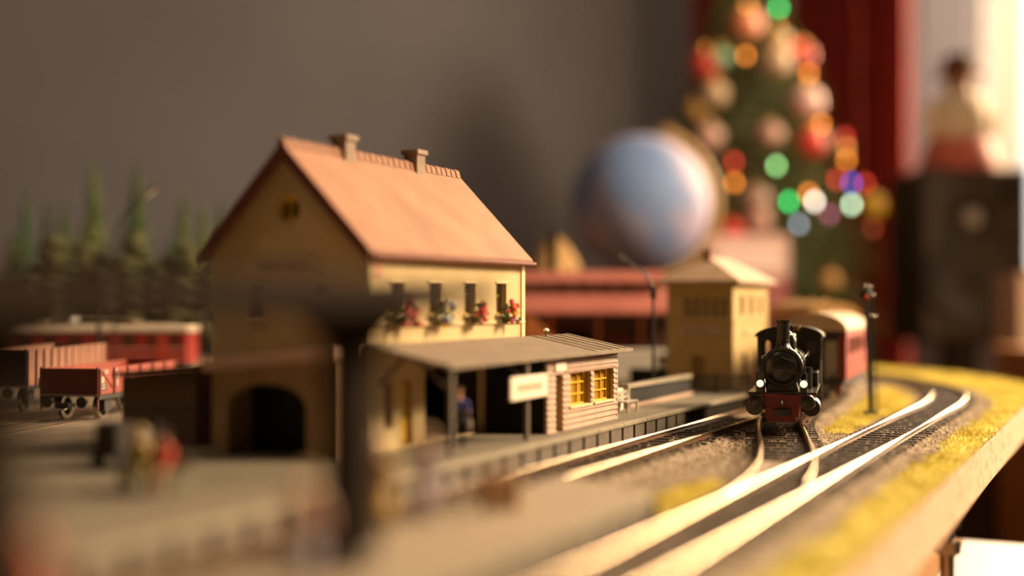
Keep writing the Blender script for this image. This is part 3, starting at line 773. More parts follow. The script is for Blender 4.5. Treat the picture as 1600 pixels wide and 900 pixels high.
# ================================================================== signal tower
m_ochre = mat('ochre_render', '#b89a60', 0.8, var=0.06, scale=90, bump=0.1, bscale=900)
m_troof = stripes(mat('tower_roof', '#b3947a', 0.75, var=0.12, scale=90), 'Z', 1.6, 0.5, 0.0003)
T = thing('signal_tower', 'square ochre signal tower with a shallow hipped roof', 'tower', W(668, -194, 4), -TH)
TL = 70
fwin = [rect(x, x + 3.8, 39, 50) for x in (-27.5, -22.3, -17.1, -11.9, -6.7)]
plate('front_wall', rect(-37, 0, 0, 58), fwin + [rect(-23, -16, 0.4, 18)], 1.6, 'xz', 0, m_ochre, T)
swin = [rect(y, y + 8, 40, 51) for y in (13, 32, 51)]; slow = [rect(18, 26, 6, 19), rect(44, 52, 6, 19)]
plate('side_wall', rect(1.6, TL, 0, 58), swin + slow, 1.6, 'yz', -1.6, m_ochre, T)
plate('side_wall', rect(1.6, TL, 0, 58), [], 1.6, 'yz', -37, m_ochre, T)
plate('rear_wall', rect(-35.4, -1.6, 0, 58), [], 1.6, 'xz', TL - 1.6, m_ochre, T)
for x0 in (-27.5, -22.3, -17.1, -11.9, -6.7):
    f = plate('window_frame', rect(x0 - 0.2, x0 + 4.0, 38.8, 50.2), [rect(x0 + 0.5, x0 + 3.3, 39.6, 44.2), rect(x0 + 0.5, x0 + 3.3, 44.9, 49.5)], 0.6, 'xz', 1.8, m_trimstone, T)
    MB().box(x0, x0 + 3.8, 2.5, 2.8, 39, 50).build('pane', mat('tower_pane', '#7a5b34', 0.3), f)
for y, z0, z1 in [(13, 40, 51), (32, 40, 51), (51, 40, 51), (18, 6, 19), (44, 6, 19)]:
    f = plate('window_frame', rect(y - 0.2, y + 8.2, z0 - 0.2, z1 + 0.2), [rect(y + 0.7, y + 3.7, z0 + 0.7, z1 - 0.7), rect(y + 4.3, y + 7.3, z0 + 0.7, z1 - 0.7)], 0.6, 'yz', -2.6, m_olive, T)
    MB().box(-3.1, -2.8, y, y + 8, z0, z1).build('pane', m_pane, f)
    MB().box(-1, 0.9, y - 0.8, y + 8.8, z0 - 0.9, z0).build('window_sill', m_trimstone, T)
MB().box(-22.9, -16.1, 1.2, 1.8, 0.3, 17.9).build('door', mat('tower_door', '#8a6a3c', 0.7), T)
MB().box(-37.6, 0.6, -0.6, 0, 36.2, 37.4).build('string_course', m_ochre, T); MB().box(0, 0.6, 0, TL, 36.2, 37.4).build('string_course', m_ochre, T)
sb = MB().box(-30.5, -7.5, -0.8, 0, 29.2, 34.4).build('name_board', mat('tower_board', '#bfa58c', 0.7), T, bevel=0.3)
lettering(sb, 'xz', -0.8, -28, -10, 30.6, 33, 14, mat('shaded_lettering', '#94795f', 0.7))  # reuses the shade-toned lettering colour of the gable sign
MB().box(0, 0.6, 20, 40, 28.5, 33).build('name_board', mat('tan_board', '#c4966a', 0.7), T, bevel=0.2)
ov_ = 4.5; zb, zr = 57.6, 71.0
vs = [(-37 - ov_, -ov_, zb), (ov_, -ov_, zb), (ov_, TL + ov_, zb), (-37 - ov_, TL + ov_, zb), (-18.5, 16, zr), (-18.5, TL - 16, zr)]
top = [(a, b, c + 1.4) for a, b, c in vs]
mbx = MB(); mbx.add(vs[:4] + top, [(3, 2, 1, 0), (0, 1, 5, 4), (1, 2, 6, 5), (2, 3, 7, 6), (3, 0, 4, 7), (4, 5, 8), (5, 6, 9, 8), (6, 7, 9), (7, 4, 8, 9)])
mbx.build('roof', m_troof, T)
c = MB().box(-20.5, -16.5, 12, 16, 67, 75.2).build('chimney', mat('brick_red_chimney', '#8a4a34', 0.8), T)
MB().box(-21, -16, 11.5, 16.5, 75.2, 76.2).build('chimney_cap', m_dark, c)

# ================================================================== foreground platform canopy
m_canopy = mat('canopy_dark_brown', '#2a211a', 1.0, spec=0.1, var=0.15, scale=150)
ca_ = thing('platform_canopy', 'dark platform canopy on posts, blurred across the foreground', 'canopy', W(40, -128, 9), -TH)
for s in (-1, 1):
    MB().prism([(0, 42.4), (s * 20, 42.2), (s * 20, 46.4), (0, 47.4)], 'y', -60, 176).build('roof_wing', m_canopy, ca_)
MB().box(-1.5, 1.5, -60, 176, 40.4, 42.4).build('ridge_beam', m_canopy, ca_)
for y in (-8, 74, 156):
    po = MB().box(-3.6, 3.6, y - 3.6, y + 3.6, -5, 42.6).build('post', m_canopy, ca_, bevel=0.4)
    MB().box(-4.4, 4.4, y - 4.4, y + 4.4, -5, -1.8).build('footing', m_concrete, po, bevel=0.4)
    for s in (-1, 1): MB().bar((s * 2, y, 34.5), (s * 10, y, 42.0), 4, 3.4).build('bracket', m_canopy, ca_)
    for s in (-1, 1): MB().bar((0, y, 41.2), (s * 19, y, 41.2), 1.8, 1.8).build('rafter', m_canopy, ca_)

# ================================================================== sheds behind the station
m_red_roof = stripes(mat('red_shed_roof', '#a85f52', 0.8, var=0.12, scale=60), 'X', 4, 0.4, 0.0004)
m_timber = mat('orange_timber', '#b0672c', 0.75, var=0.15, scale=60)
m_darkbrown = mat('shed_wall_brown', '#4a2e20', 0.85, var=0.2, scale=60)
G = thing('goods_shed', 'long goods shed with a two-tiered red roof behind the station', 'shed', (-20, 862, -4.2), -0.04)
plate('front_wall', rect(0, 140, 0, 48), [arch(52, 74, 0.01, 38, h=10), arch(20, 42, 0.01, 38, h=10), rect(84, 100, 0.01, 34)], 2, 'xz', 0, m_darkbrown, G)
MB().box(0, 140, 48, 50, 0, 66).build('rear_wall', m_darkbrown, G)
MB().box(0, 2, 2, 48, 0, 62).build('end_wall', m_timber, G); MB().box(138, 140, 2, 48, 0, 62).build('end_wall', m_timber, G)
MB().prism([(-14, 47.2), (24, 63.5), (24, 65.5), (-14, 49.2)], 'x', -2, 146).build('lower_roof', m_red_roof, G)
MB().prism([(62, 47.2), (24, 63.5), (24, 65.5), (62, 49.2)], 'x', -2, 146).build('lower_roof', m_red_roof, G)
MB().box(2, 122, 16, 18, 60.5, 69).build('clerestory_wall', m_porch, G); MB().box(2, 122, 32, 34, 60.5, 69).build('clerestory_wall', m_porch, G)
for k in range(8): MB().box(6 + k * 14.5, 15 + k * 14.5, 15.2, 16, 63.5, 68).build('clerestory_window', m_pane, G)
MB().prism([(10, 68), (25, 75), (25, 76.8), (10, 69.8)], 'x', -1, 124).build('upper_roof', m_red_roof, G)
MB().prism([(40, 68), (25, 75), (25, 76.8), (40, 69.8)], 'x', -1, 124).build('upper_roof', m_red_roof, G)
d_ = MB().box(84.5, 99.5, 0.2, 1.2, 0, 33.6).build('door', mat('shed_door_red', '#6a2418', 0.7), G)
for x in (85, 92.2): MB().box(x, x + 6.6, -0.3, 0.3, 1, 32.5).build('door_leaf', mat('shed_door_red', '#6a2418', 0.7), d_)
for x in (46, 78, 106): MB().bar((x, -1, 22), (x, -12, 47.5), 2.2, 2.2).build('brace', m_timber, G)
MB().box(44, 50, 30, 36, 70, 104).build('chimney', m_dark, G)
lg = thing('loading_ramp', 'orange brown timber loading ramp in front of the goods shed', 'ramp', (14, 842, -4.2), -0.04)
MB().prism([(0, 0), (34, 0), (34, 8), (0, 46), (-6, 46), (-6, 0)], 'y', 0, 8).build('ramp_body', m_timber, lg)
for k in range(5): MB().box(-6 + k * 8, -4 + k * 8, -0.8, 0, 0, 44 - k * 8.4).build('ramp_post', m_timber, lg)
def van(label, loc, rz, hexc):
    v_ = thing('delivery_van', label, 'van', loc, rz)
    m = mat('van_paint_' + hexc[1:], hexc, 0.35, var=0.04)
    MB().prism([(0, 3.5), (52, 3.5), (52, 11), (49, 13), (45, 23), (43, 25), (1.5, 25), (0, 23.5)], 'y', 0, 20).build('body', m, v_, bevel=0.8)
    MB().prism([(44.8, 14), (48.2, 14), (45, 22.5), (42, 22.5), (36, 22.5), (36, 14)], 'y', -0.2, 20.2).build('cab_windows', m_pane, v_)
    MB().box(-0.3, 52.4, -0.2, 20.2, 3.4, 6.4).build('skirt', mat('van_grey_skirt', '#8d857c', 0.5), v_)
    for x in (10, 42):
        for y in (0.6, 17.6): MB().cyl((x, y, 3.9), (x, y + 1.8, 3.9), 3.9, n=16).build('wheel', m_black, v_, smooth=True)
    return v_
van('white van parked under the eaves of the goods shed', (56, 805, -4.2), 0.06, '#b8b0a6')
van('pale grey van partly hidden by the signal tower', (108, 838, -4.2), 0.1, '#aaa298')
bs = thing('buffer_stop', 'black buffer stop standing left of the signal tower', 'buffer stop', (80, 742, -4.2), -TH)
MB().box(-12, 12, -2, 2, 9, 17).build('beam', m_black, bs, bevel=0.3)
for x in (-8, 8):
    MB().box(x - 1.2, x + 1.2, -1.2, 1.2, 0, 9).build('upright', m_black, bs); MB().bar((x, 1, 12), (x, 16, 0.6), 2, 2).build('strut', m_black, bs)
    MB().cyl((x, -2, 13), (x, -5, 13), 2.6, n=14).build('buffer', m_black, bs, smooth=True)
# ================================================================== steam locomotive (local: -y is the front, z from rail top)
m_loco = mat('loco_black', '#1a1511', 0.34, var=0.2, scale=200, coat=0.2)
m_lred = mat('loco_red', '#6e1d12', 0.5, var=0.15, scale=200)
m_wheelred = mat('wheel_red', '#9a2c1c', 0.5, var=0.15, scale=200)
m_steel = mat('bright_steel', '#b8aea2', 0.25, metal=1.0, var=0.08, scale=200)
m_brass = mat('brass', '#c9a04a', 0.25, metal=1.0, var=0.08)
def wheel_mesh(name, r, m_rim, m_in, spokes=9, wdt=2.2):
    """spoked wheel standing in the y-z plane, axle along x"""
    mb = MB()
    mb.lathe((0, 0, 0), (1, 0, 0), [(r - 1.1, -wdt / 2), (r, -wdt / 2), (r, wdt / 2 - 0.4), (r + 0.7, wdt / 2 - 0.4), (r + 0.7, wdt / 2), (r - 1.1, wdt / 2), (r - 1.1, -wdt / 2)], 32, mi=0, cap=False)
    mb.cyl((-wdt / 2, 0, 0), (wdt / 2, 0, 0), 1.4, n=14, mi=1)
    for k in range(spokes):
        a = 2 * PI * k / spokes
        mb.bar((0, 1.2 * math.cos(a), 1.2 * math.sin(a)), (0, (r - 1) * math.cos(a), (r - 1) * math.sin(a)), 0.75, 0.9, mi=1, up=(1, 0, 0))
    return mb.mesh(name, [m_rim, m_in], smooth=True)
LO = thing('steam_locomotive', 'small black tank steam locomotive with two lit headlamps', 'locomotive', (106.5, 506, 0), -R(14.8))
MB().box(-6.5, 6.5, 4.4, 88, 5.5, 14).build('frame', m_lred, LO)
bb = MB().box(-12.8, 12.8, 3.4, 4.8, 10.0, 14.6).build('buffer_beam', m_lred, LO, bevel=0.2)
MB().box(-5.6, 5.6, 3.5, 4.7, 3.6, 10.2).build('front_plate', m_lred, LO, bevel=0.2)
MB().box(-3.2, 3.2, 2.6, 3.6, 6.2, 9.2).build('coupling_box', m_loco, LO, bevel=0.2)
MB().tube([(0, 3.4, 12), (0, 1.6, 12), (0, 1.0, 11.2), (0, 1.5, 10.2)], 0.5, 8).build('coupling_hook', m_loco, LO, smooth=True)
MB().tube([(-3.6, 2.2, 8.8), (-3.6, 1.2, 8.6), (3.6, 1.2, 8.6), (3.6, 2.2, 8.8)], 0.35, 6).build('coupling_loop', m_loco, LO, smooth=True)
for s in (-1, 1):
    b = MB().lathe((s * 10, 0, 12), (0, 1, 0), [(0.4, -0.35), (2.0, -0.3), (2.95, 0.1), (3.05, 0.6), (1.0, 0.9), (1.0, 2.2), (1.6, 2.3), (1.9, 3.6)], 24).build('buffer', m_loco, LO, smooth=True)
    MB().box(s * 10 - 2.6, s * 10 + 2.6, 2.9, 3.5, 9.6, 14.4).build('mounting_plate', m_loco, b, bevel=0.2)
MB().box(-13.4, 13.4, 4.6, 90, 14.6, 15.5).build('running_board', m_loco, LO, bevel=0.15)
# lamps
m_lamp = emit('headlamp_glow', '#fff0c0', 1.7)
for s in (-1, 1):
    l = MB().cyl((s * 8.5, 3.0, 19), (s * 8.5, 6.6, 19), 2.0, 1.8, 18).box(s * 8.5 - 1.3, s * 8.5 + 1.3, 3.8, 6.4, 15.4, 17.4).build('headlamp', m_loco, LO, smooth=True)
    MB().lathe((s * 8.5, 3.0, 19), (0, 1, 0), [(0.3, -0.5), (1.0, -0.35), (1.45, 0.02)], 18).build('lens', m_lamp, l, smooth=True)
    MB().tube([(s * 8.5 - 1.5, 5, 20.6), (s * 8.5 - 1.4, 5, 22.6), (s * 8.5, 5, 23.4), (s * 8.5 + 1.4, 5, 22.6), (s * 8.5 + 1.5, 5, 20.6)], 0.28, 6).build('lamp_handle', m_loco, l, smooth=True)
# smokebox and boiler
BZ = 25.2
sbx = MB().cyl((0, 8, BZ), (0, 21, BZ), 7.9, n=40).build('smokebox', m_loco, LO, smooth=True)
MB().lathe((0, 8, BZ), (0, 1, 0), [(0.2, -1.5), (3.5, -1.3), (6.2, -0.5), (6.6, 0.0)], 36).build('smokebox_door', m_loco, sbx, smooth=True)
MB().lathe((0, 7.9, BZ), (0, 1, 0), [(7.2, -0.2), (7.9, -0.25), (8.15, 0), (8.15, 1.0), (7.9, 1.1)], 40, cap=False).build('smokebox_ring', m_loco, sbx, smooth=True)
rv = MB()
for k in range(28):
    a = 2 * PI * k / 28; rv.ball((7.55 * math.cos(a), 7.75, BZ + 7.55 * math.sin(a)), 0.22, 6, 4)
o = rv.build('rivets', m_loco, sbx, smooth=True); o['kind'] = 'stuff'
MB().tube([(-4.6, 6.4, BZ + 2.6), (-2.2, 5.9, BZ + 3.2), (0, 5.8, BZ + 4.2), (2.2, 5.9, BZ + 3.2), (4.6, 6.4, BZ + 2.6)], 0.3, 6).build('door_rail', m_loco, sbx, smooth=True)
MB().cyl((0, 6.6, BZ), (0, 5.4, BZ), 0.9, 0.7, 12).bar((-1.8, 5.6, BZ - 0.6), (1.8, 5.6, BZ + 0.6), 0.4, 0.5).build('door_handle', m_loco, sbx)
MB().prism([(-6.4, 15.4), (6.4, 15.4), (5.2, 20), (-5.2, 20)], 'y', 8.4, 20.6).build('smokebox_saddle', m_loco, LO)
bo_ = MB().cyl((0, 21, BZ), (0, 64, BZ), 7.3, n=40).build('boiler', m_loco, LO, smooth=True)
for y in (24, 38, 52): MB().cyl((0, y, BZ), (0, y + 0.9, BZ), 7.5, n=40).build('boiler_band', m_loco, bo_, smooth=True)
MB().lathe((0, 14.5, 31.6), (0, 0, 1), [(4.6, 0), (3.6, 0.9), (2.7, 2.2), (2.35, 3.4), (2.35, 3.9), (2.6, 4.0), (2.6, 4.4), (2.35, 4.5), (2.65, 11.6), (3.0, 11.8), (3.05, 12.6), (2.4, 12.6), (2.1, 9.0)], 28).build('chimney', m_loco, LO, smooth=True)
MB().lathe((0, 35, 31.4), (0, 0, 1), [(4.5, 0), (3.9, 0.8), (3.7, 4.6), (3.3, 6.2), (2.2, 7.6), (0.6, 8.3)], 26).build('steam_dome', m_loco, LO, smooth=True)
sv = MB().lathe((2.6, 44, 31.5), (0, 0, 1), [(1.7, 0), (1.5, 4), (1.7, 4.2), (1.7, 5), (0.6, 5.4), (0.5, 9.6), (0.2, 9.8)], 14).build('safety_valve', m_loco, LO, smooth=True)
MB().lathe((2.6, 44, 36.6), (0, 0, 1), [(1.0, 0), (1.3, 0.6), (0.9, 1.4), (0.2, 1.6)], 14).build('valve_cap', m_brass, sv, smooth=True)
MB().lathe((3.0, 24, 31.5), (0, 0, 1), [(1.5, 0), (1.4, 3), (1.8, 3.4), (1.6, 5.2), (0.6, 6.4)], 16).build('bell', m_loco, LO, smooth=True)
for s in (-1, 1):
    MB().tube([(s * 7.6, 9, 28.8), (s * 8.3, 10, 29.2), (s * 8.3, 40, 29.2), (s * 8.3, 62, 29.2)], 0.32, 6).build('handrail', m_steel, LO, smooth=True)
    MB().tube([(s * 5.4, 20, 31.2), (s * 7.6, 21, 27.0), (s * 8.4, 22, 21.0), (s * 9.0, 22, 15.6)], 0.75, 8).build('steam_pipe', m_loco, LO, smooth=True)
    MB().cyl((s * 9.4, 27, 15.5), (s * 9.4, 27, 24.5), 1.8, n=14).build('air_pump', m_loco, LO, smooth=True)
    MB().tube([(s * 6.6, 5.2, 15.6), (s * 6.6, 7.0, 18.6), (s * 7.0, 8.4, 20.4)], 0.3, 6).build('front_rail', m_steel, LO, smooth=True)
    MB().box(s * 10.6 - 2.4, s * 10.6 + 2.4, 42, 62, 15.5, 21.5).build('side_tank', m_loco, LO, bevel=0.3)
    c = MB().cyl((s * 11.2, 9.5, 9.2), (s * 11.2, 24, 9.2), 3.5, n=20).build('cylinder', m_loco, LO, smooth=True)
    MB().cyl((s * 11.2, 8.9, 9.2), (s * 11.2, 9.5, 9.2), 2.6, n=18).build('cylinder_cover', m_loco, c, smooth=True)
    for y in (36, 54, 72):
        pass
WM = wheel_mesh('wheel', 6.2, m_steel, m_wheelred)
for y in (33, 51, 69):
    for s in (-1, 1):
        o = put('wheel', WM, LO, (s * 8.4, y, 6.2)); o.rotation_euler = (0, 0, 0 if s < 0 else PI)
    MB().cyl((-8, y, 6.2), (8, y, 6.2), 1.0, n=10).build('axle', m_loco, LO, smooth=True)
for s in (-1, 1):
    MB().bar((s * 10.4, 32, 3.9), (s * 10.4, 70, 3.9), 0.7, 1.2).build('coupling_rod', m_steel, LO)
    MB().bar((s * 11.2, 24, 9.2), (s * 11.2, 50, 4.2), 0.7, 1.1).build('connecting_rod', m_steel, LO)
    for y, z in ((80, 4.2), (80, 8.2)): MB().box(s * 12.4 - 1.4, s * 12.4 + 1.4, y, y + 6, z, z + 0.6).build('step', m_loco, LO)
    MB().box(s * 13.4 - 0.3, s * 13.4 + 0.3, 80, 86, 4.2, 14.6).build('step_bracket', m_loco, LO)
# cab
roof_arc = [(13.9 * math.cos(a), 36.2 + 4.6 * math.sin(a)) for a in [PI * k / 14 for k in range(15)]]
outl = [(-13.6, 15.5), (13.6, 15.5)] + roof_arc
ov1 = [(x + c_, z) for c_ in (0,) for x, z in []]
def oval(cx_, cz, a, b, n=18): return [(cx_ + a * (abs(math.cos(t)) ** 0.6) * (1 if math.cos(t) > 0 else -1), cz + b * (abs(math.sin(t)) ** 0.6) * (1 if math.sin(t) > 0 else -1)) for t in [2 * PI * k / n for k in range(n)]]
cabf = plate('cab_front', outl, [oval(-9.9, 30.8, 2.0, 3.6), oval(9.9, 30.8, 2.0, 3.6)], 0.8, 'xz', 64, m_loco, LO)
plate('cab_rear', outl, [oval(-9.0, 30.8, 2.6, 3.4), oval(9.0, 30.8, 2.6, 3.4)], 0.8, 'xz', 84, m_loco, LO)
for s in (-1, 1):
    MB().lathe((s * 9.9, 64, 30.8), (0, 1, 0), [(2.0, 0.25), (2.0, 0.4)], 4).build('pane', glassy('cab_glass', '#d8c8b0', 0.05, 0.15), cabf) if False else None
    plate('cab_side', rect(64.8, 84, 15.5, 36.4), [arch(69, 80, 25.5, 34.6, h=2)], 0.7, 'yz', s * 13.3 - 0.35, m_loco, LO)
ro = [(15.0 * math.cos(a), 36.0 + 5.0 * math.sin(a)) for a in [PI * k / 16 for k in range(17)]]
ri = [(14.2 * math.cos(a), 35.8 + 4.4 * math.sin(a)) for a in [PI * k / 16 for k in range(17)]]
MB().prism(ro + ri[::-1], 'y', 62.4, 87).build('cab_roof', m_loco, LO)
MB().box(-12, 12, 84.8, 92, 15.5, 27).build('coal_bunker', m_loco, LO, bevel=0.3)
MB().cyl((4.2, 60, 40.0), (4.2, 62, 40.0), 1.0, n=12).build('whistle', m_brass, LO, smooth=True)

# ================================================================== coaches behind it
m_cred = mat('coach_red', '#96201a', 0.45, var=0.1, scale=120)
m_croof = mat('coach_roof_cream', '#b89a7c', 0.7, var=0.1, scale=90, bump=0.15)
m_crooft = mat('coach_roof_ochre', '#b58a4e', 0.7, var=0.1, scale=90)
m_under = mat('underframe_black', '#1c1815', 0.6, var=0.2, scale=200)
WB = wheel_mesh('wheelset_wheel', 5.0, m_steel, m_wheelred, 8)
def coach(label, loc, rz, L, mbody, mroof, nwin=5, axles=(12, 92), zr=46.0):
    c = thing('passenger_coach', label, 'coach', loc, rz, 'coaches of the steam train')
    hw = 15.5; eave = zr - 9
    wins = [rect(8 + k * (L - 16) / nwin + 2.2, 8 + (k + 1) * (L - 16) / nwin - 2.2, 24, 33) for k in range(nwin)]
    for s in (-1, 1):
        plate('side_wall', rect(0, L, 11.5, eave), wins, 0.8, 'yz', s * hw - 0.4, mbody, c)
        MB().box(s * hw - 0.5, s * hw + 0.5, 0, L, 21.6, 22.3).build('waist_trim', mbody, c)
        MB().box(s * (hw - 0.9) - 0.15, s * (hw - 0.9) + 0.15, 4, L - 4, 23, 34).build('window_band', m_pane, c)
        MB().box(s * (hw + 0.9) - 1.2, s * (hw + 0.9) + 1.2, 8, L - 8, 8.2, 9.0).build('footboard', m_under, c)
    arc = [((hw + 0.9) * math.cos(a), eave - 0.4 + (zr - eave) * math.sin(a)) for a in [PI * k / 14 for k in range(15)]]
    for y in (0, L - 0.8):
        plate('end_wall', [(-hw, 11.5), (hw, 11.5)] + [((hw) * math.cos(a), eave - 0.4 + (zr - eave - 0.8) * math.sin(a)) for a in [PI * k / 14 for k in range(15)]], [], 0.8, 'xz', y, m_under if y == 0 else mbody, c)
    MB().prism(arc, 'y', -1.6, L + 1.6).build('roof', mroof, c, smooth=True)
    for k in range(3): MB().lathe((0, L * (0.2 + 0.3 * k), zr - 0.6), (0, 0, 1), [(1.6, 0), (1.6, 1.4), (0.4, 2.0)], 12).build('roof_vent', mroof, c, smooth=True)
    MB().box(-hw + 1, hw - 1, 1, L - 1, 9, 11.5).build('underframe', m_under, c)
    MB().box(-4.2, 4.2, -1.6, 0, 11.5, 33).build('gangway_door', m_under, c, bevel=0.4)
    for s in (-1, 1):
        MB().box(s * 8.2 - 3.0, s * 8.2 + 3.0, -0.6, 0.1, 12.5, 31.5).build('end_door', mat('gangway_grey', '#8c8374', 0.7, var=0.08), c, bevel=0.2)
        MB().box(s * 13.2 - 1.6, s * 13.2 + 1.6, -0.5, 0.1, 12.5, 34.5).build('end_panel', m_lred, c)
        MB().cyl((s * 10, -0.2, 11.5), (s * 10, -5, 11.5), 1.2, n=10).cyl((s * 10, -5, 11.5), (s * 10, -5.7, 11.5), 2.6, n=18).build('buffer', m_under, c, smooth=True)
    for y in axles:
        for s in (-1, 1):
            o = put('wheel', WB, c, (s * 8.4, y, 5.0)); o.rotation_euler = (0, 0, 0 if s < 0 else PI)
        for s in (-1, 1): MB().box(s * 11.4 - 1.2, s * 11.4 + 1.2, y - 4, y + 4, 3.4, 9).build('axle_guard', m_lred, c)
    return c
coach('red passenger coach with a cream arched roof coupled behind the locomotive', (155, 656, 0), -R(20.3), 112, m_cred, m_croof)
coach('ochre roofed coach on the curve behind the red coach', (197, 782, 0), R(2), 108, mat('coach_brown', '#6a3a20', 0.5), m_crooft, zr=52)

# ================================================================== light signal
m_sig = mat('signal_dark', '#1b1a17', 0.5, metal=0.2, var=0.15)
SG = thing('light_signal', 'slim black light signal with a ladder beside the track', 'signal', (176, 628, -3.2), 0.15)
MB().box(-2.6, 2.6, -2.6, 2.6, -0.6, 1.4).build('base', m_sig, SG, bevel=0.2)
MB().bar((0, 0, 1), (-2.2, 0, 62), 1.7, 1.7, up=(0, 1, 0)).build('mast', m_sig, SG)
for x in (2.6, 4.6): MB().bar((x, 1.2, 0.5), (x - 2.6, 1.0, 56), 0.45, 0.45, up=(0, 1, 0)).build('ladder_rail', m_sig, SG)
for k in range(17):
    z = 3 + k * 3.1; dx = -2.6 * z / 56
    MB().bar((2.6 + dx, 1.1, z), (4.6 + dx, 1.1, z), 0.35, 0.35).build('ladder_rung', m_sig, SG)
hd = MB().lathe((-3.2, -1.0, 58), (0, -1, 0), [(3.4, 0), (3.4, 1.2), (3.0, 1.5)], 24).build('target_disc', m_sig, SG, smooth=True)
hd.scale = (1, 1, 1)
MB().lathe((-3.4, -2.5, 57.0), (0, -1, 0), [(1.4, 0), (1.2, 0.5), (0.3, 0.8)], 16).build('red_lens', emit('signal_red', '#a01c10', 0.12), hd, smooth=True)
MB().lathe((-3.2, -2.5, 60.0), (0, -1, 0), [(1.0, 0), (0.9, 0.4), (0.3, 0.6)], 14).build('green_lens', mat('dark_green_lens', '#123526', 0.15), hd, smooth=True)
MB().box(-4.4, -1.2, -0.8, 2.2, 55, 60.5).build('lamp_housing', m_sig, SG, bevel=0.4)
for p_ in ((-2.6, 0.5, 62.5), (0.2, 0.8, 62.2), (1.6, 0.8, 58), (0.2, 0.8, 48), (2.6, 0.8, 47.6)): MB().ball(p_, 0.75, 10, 6).build('knob', m_steel, SG, smooth=True)
MB().bar((-2.0, 0.6, 48), (3.0, 0.9, 47.8), 0.5, 0.5).build('platform_bracket', m_sig, SG)

# ================================================================== goods wagons on the left
m_wred = mat('wagon_red_brown', '#8a3420', 0.6, var=0.14, scale=160, bump=0.1)
m_wpink = mat('wagon_faded_brown', '#a0705a', 0.7, var=0.14, scale=120)
m_wend = mat('wagon_end_brown', '#5a2416', 0.65, var=0.14, scale=160)
WS = wheel_mesh('wagon_wheel', 5.2, m_steel, m_under, 8)
def wagon(label, loc, rz, hw, L, z0, z1, ms, me_, ribs, text):
    w = thing('open_goods_wagon', label, 'wagon', loc, rz, 'open goods wagons in the yard')
    MB().box(-hw, hw, 0.6, L, z0 - 0.8, z0).build('floor_plate', m_under, w)
    e = MB().box(-hw, hw, 0, 0.9, z0 - 0.3, z1).build('end_wall', me_, w)
    for x in (-hw / 3, hw / 3): MB().box(x - 0.12, x + 0.12, -0.12, 0, z0, z1 - 0.4).build('board_joint', me_, e)
    MB().box(-hw - 0.2, hw + 0.2, -0.35, 0.5, z0 - 0.5, z0 + 0.1).build('end_sill', m_coping, e)
    MB().box(-hw, hw, L - 0.9, L, z0, z1).build('end_wall', me_, w)
    for s in (-1, 1):
        sd = MB().box(s * hw - 0.45, s * hw + 0.45, 0.9, L - 0.9, z0, z1).build('side_wall', ms, w)
        for k in range(ribs):
            y = 1.2 + (L - 3.6) * k / (ribs - 1) if k else 0.8
            MB().box(s * (hw + 0.75) - 0.4, s * (hw + 0.75) + 0.4, y, y + 1.3, z0 - 0.6, z1 - 0.2).build('rib', m_wend, w)
        MB().box(s * hw - 0.5, s * hw + 0.8, 0.3, L, z0 - 2.2, z0 - 0.2).build('sole_bar', m_under, w)
        MB().box(s * (hw + 0.1) - 0.35, s * (hw + 0.1) + 0.35, -0.15, 0.9, z0 - 6.4, z1 + 0.6).build('corner_post', me_, w)
        for y in (13, L - 15):
            for s2 in (1,): 
                o = put('wheel', WS, w, (s * 8.4, y, 5.2)); o.rotation_euler = (0, 0, 0 if s < 0 else PI)
            MB().box(s * 10.6 - 1.3, s * 10.6 + 1.3, y - 3.6, y + 3.6, 3.6, z0 - 2).build('axle_guard', m_under, w)
        b = MB().cyl((s * 8.0, 0, z0 - 3), (s * 8.0, -4, z0 - 3), 1.1, n=10).cyl((s * 8.0, -4, z0 - 3), (s * 8.0, -4.6, z0 - 3), 2.4, n=18).build('buffer', m_under, w, smooth=True)
    MB().tube([(-hw - 0.2, 0.3, z0 + 3), (-hw - 1.2, 0.3, z0 + 3.2), (-hw - 1.2, 0.3, z0 + 7), (-hw - 0.2, 0.3, z0 + 7.2)], 0.25, 6).build('grab_rail', m_wend, w)
    MB().box(-2.8, 2.8, -5.6, 0.6, 6, 7.6).box(-3.2, 3.2, -6.4, -5.4, 5.2, 8.2).build('coupler', m_under, w, bevel=0.2)
    MB().tube([(-2.4, -6.2, 6), (-2.4, -8.2, 5.4), (2.4, -8.2, 5.4), (2.4, -6.2, 6)], 0.4, 6).build('coupler_loop', m_steel, w)
    MB().box(-hw + 1, hw - 1, 1, L - 1, z0, z0 + 2).build('load_floor', m_wend, w)
    if text:
        x = hw + 0.47
        for y0, y1, a, b in ((5.8, 9.6, z1 - 2.6, z1 - 0.9), (15.0, 20.0, z1 - 2.2, z1 - 0.6), (15.0, 20.4, z1 - 4.6, z1 - 3.2), (2.6, 6.6, z1 - 6.6, z1 - 3.8), (18.4, 20.4, z1 - 8.4, z1 - 5.2)):
            lettering(w, 'yz', x, y0, y1, a, b, int(y0 * 10 + a), m_sign)
        MB().box(x, x + 0.12, 2.4, 7.8, z0 + 1.6, z0 + 4.8).build('plate', m_under, w)
        lettering(w, 'yz', x + 0.12, 2.8, 7.4, z0 + 2.2, z0 + 3.0, 77, m_sign); lettering(w, 'yz', x + 0.12, 2.8, 7.4, z0 + 3.4, z0 + 4.3, 78, m_sign)
        MB().bar((x + 0.1, 2.4, z1 - 0.8), (x + 0.1, 13.6, z0 + 2.4), 0.2, 0.5, up=(1, 0, 0)).build('diagonal_strap', m_wend, w)
    return w
wagon('low red brown open wagon with white lettering on its side', (-192.5, 556, 0), -R(8.5), 13.0, 84, 11.2, 22.6, m_wred, m_wend, 7, True)
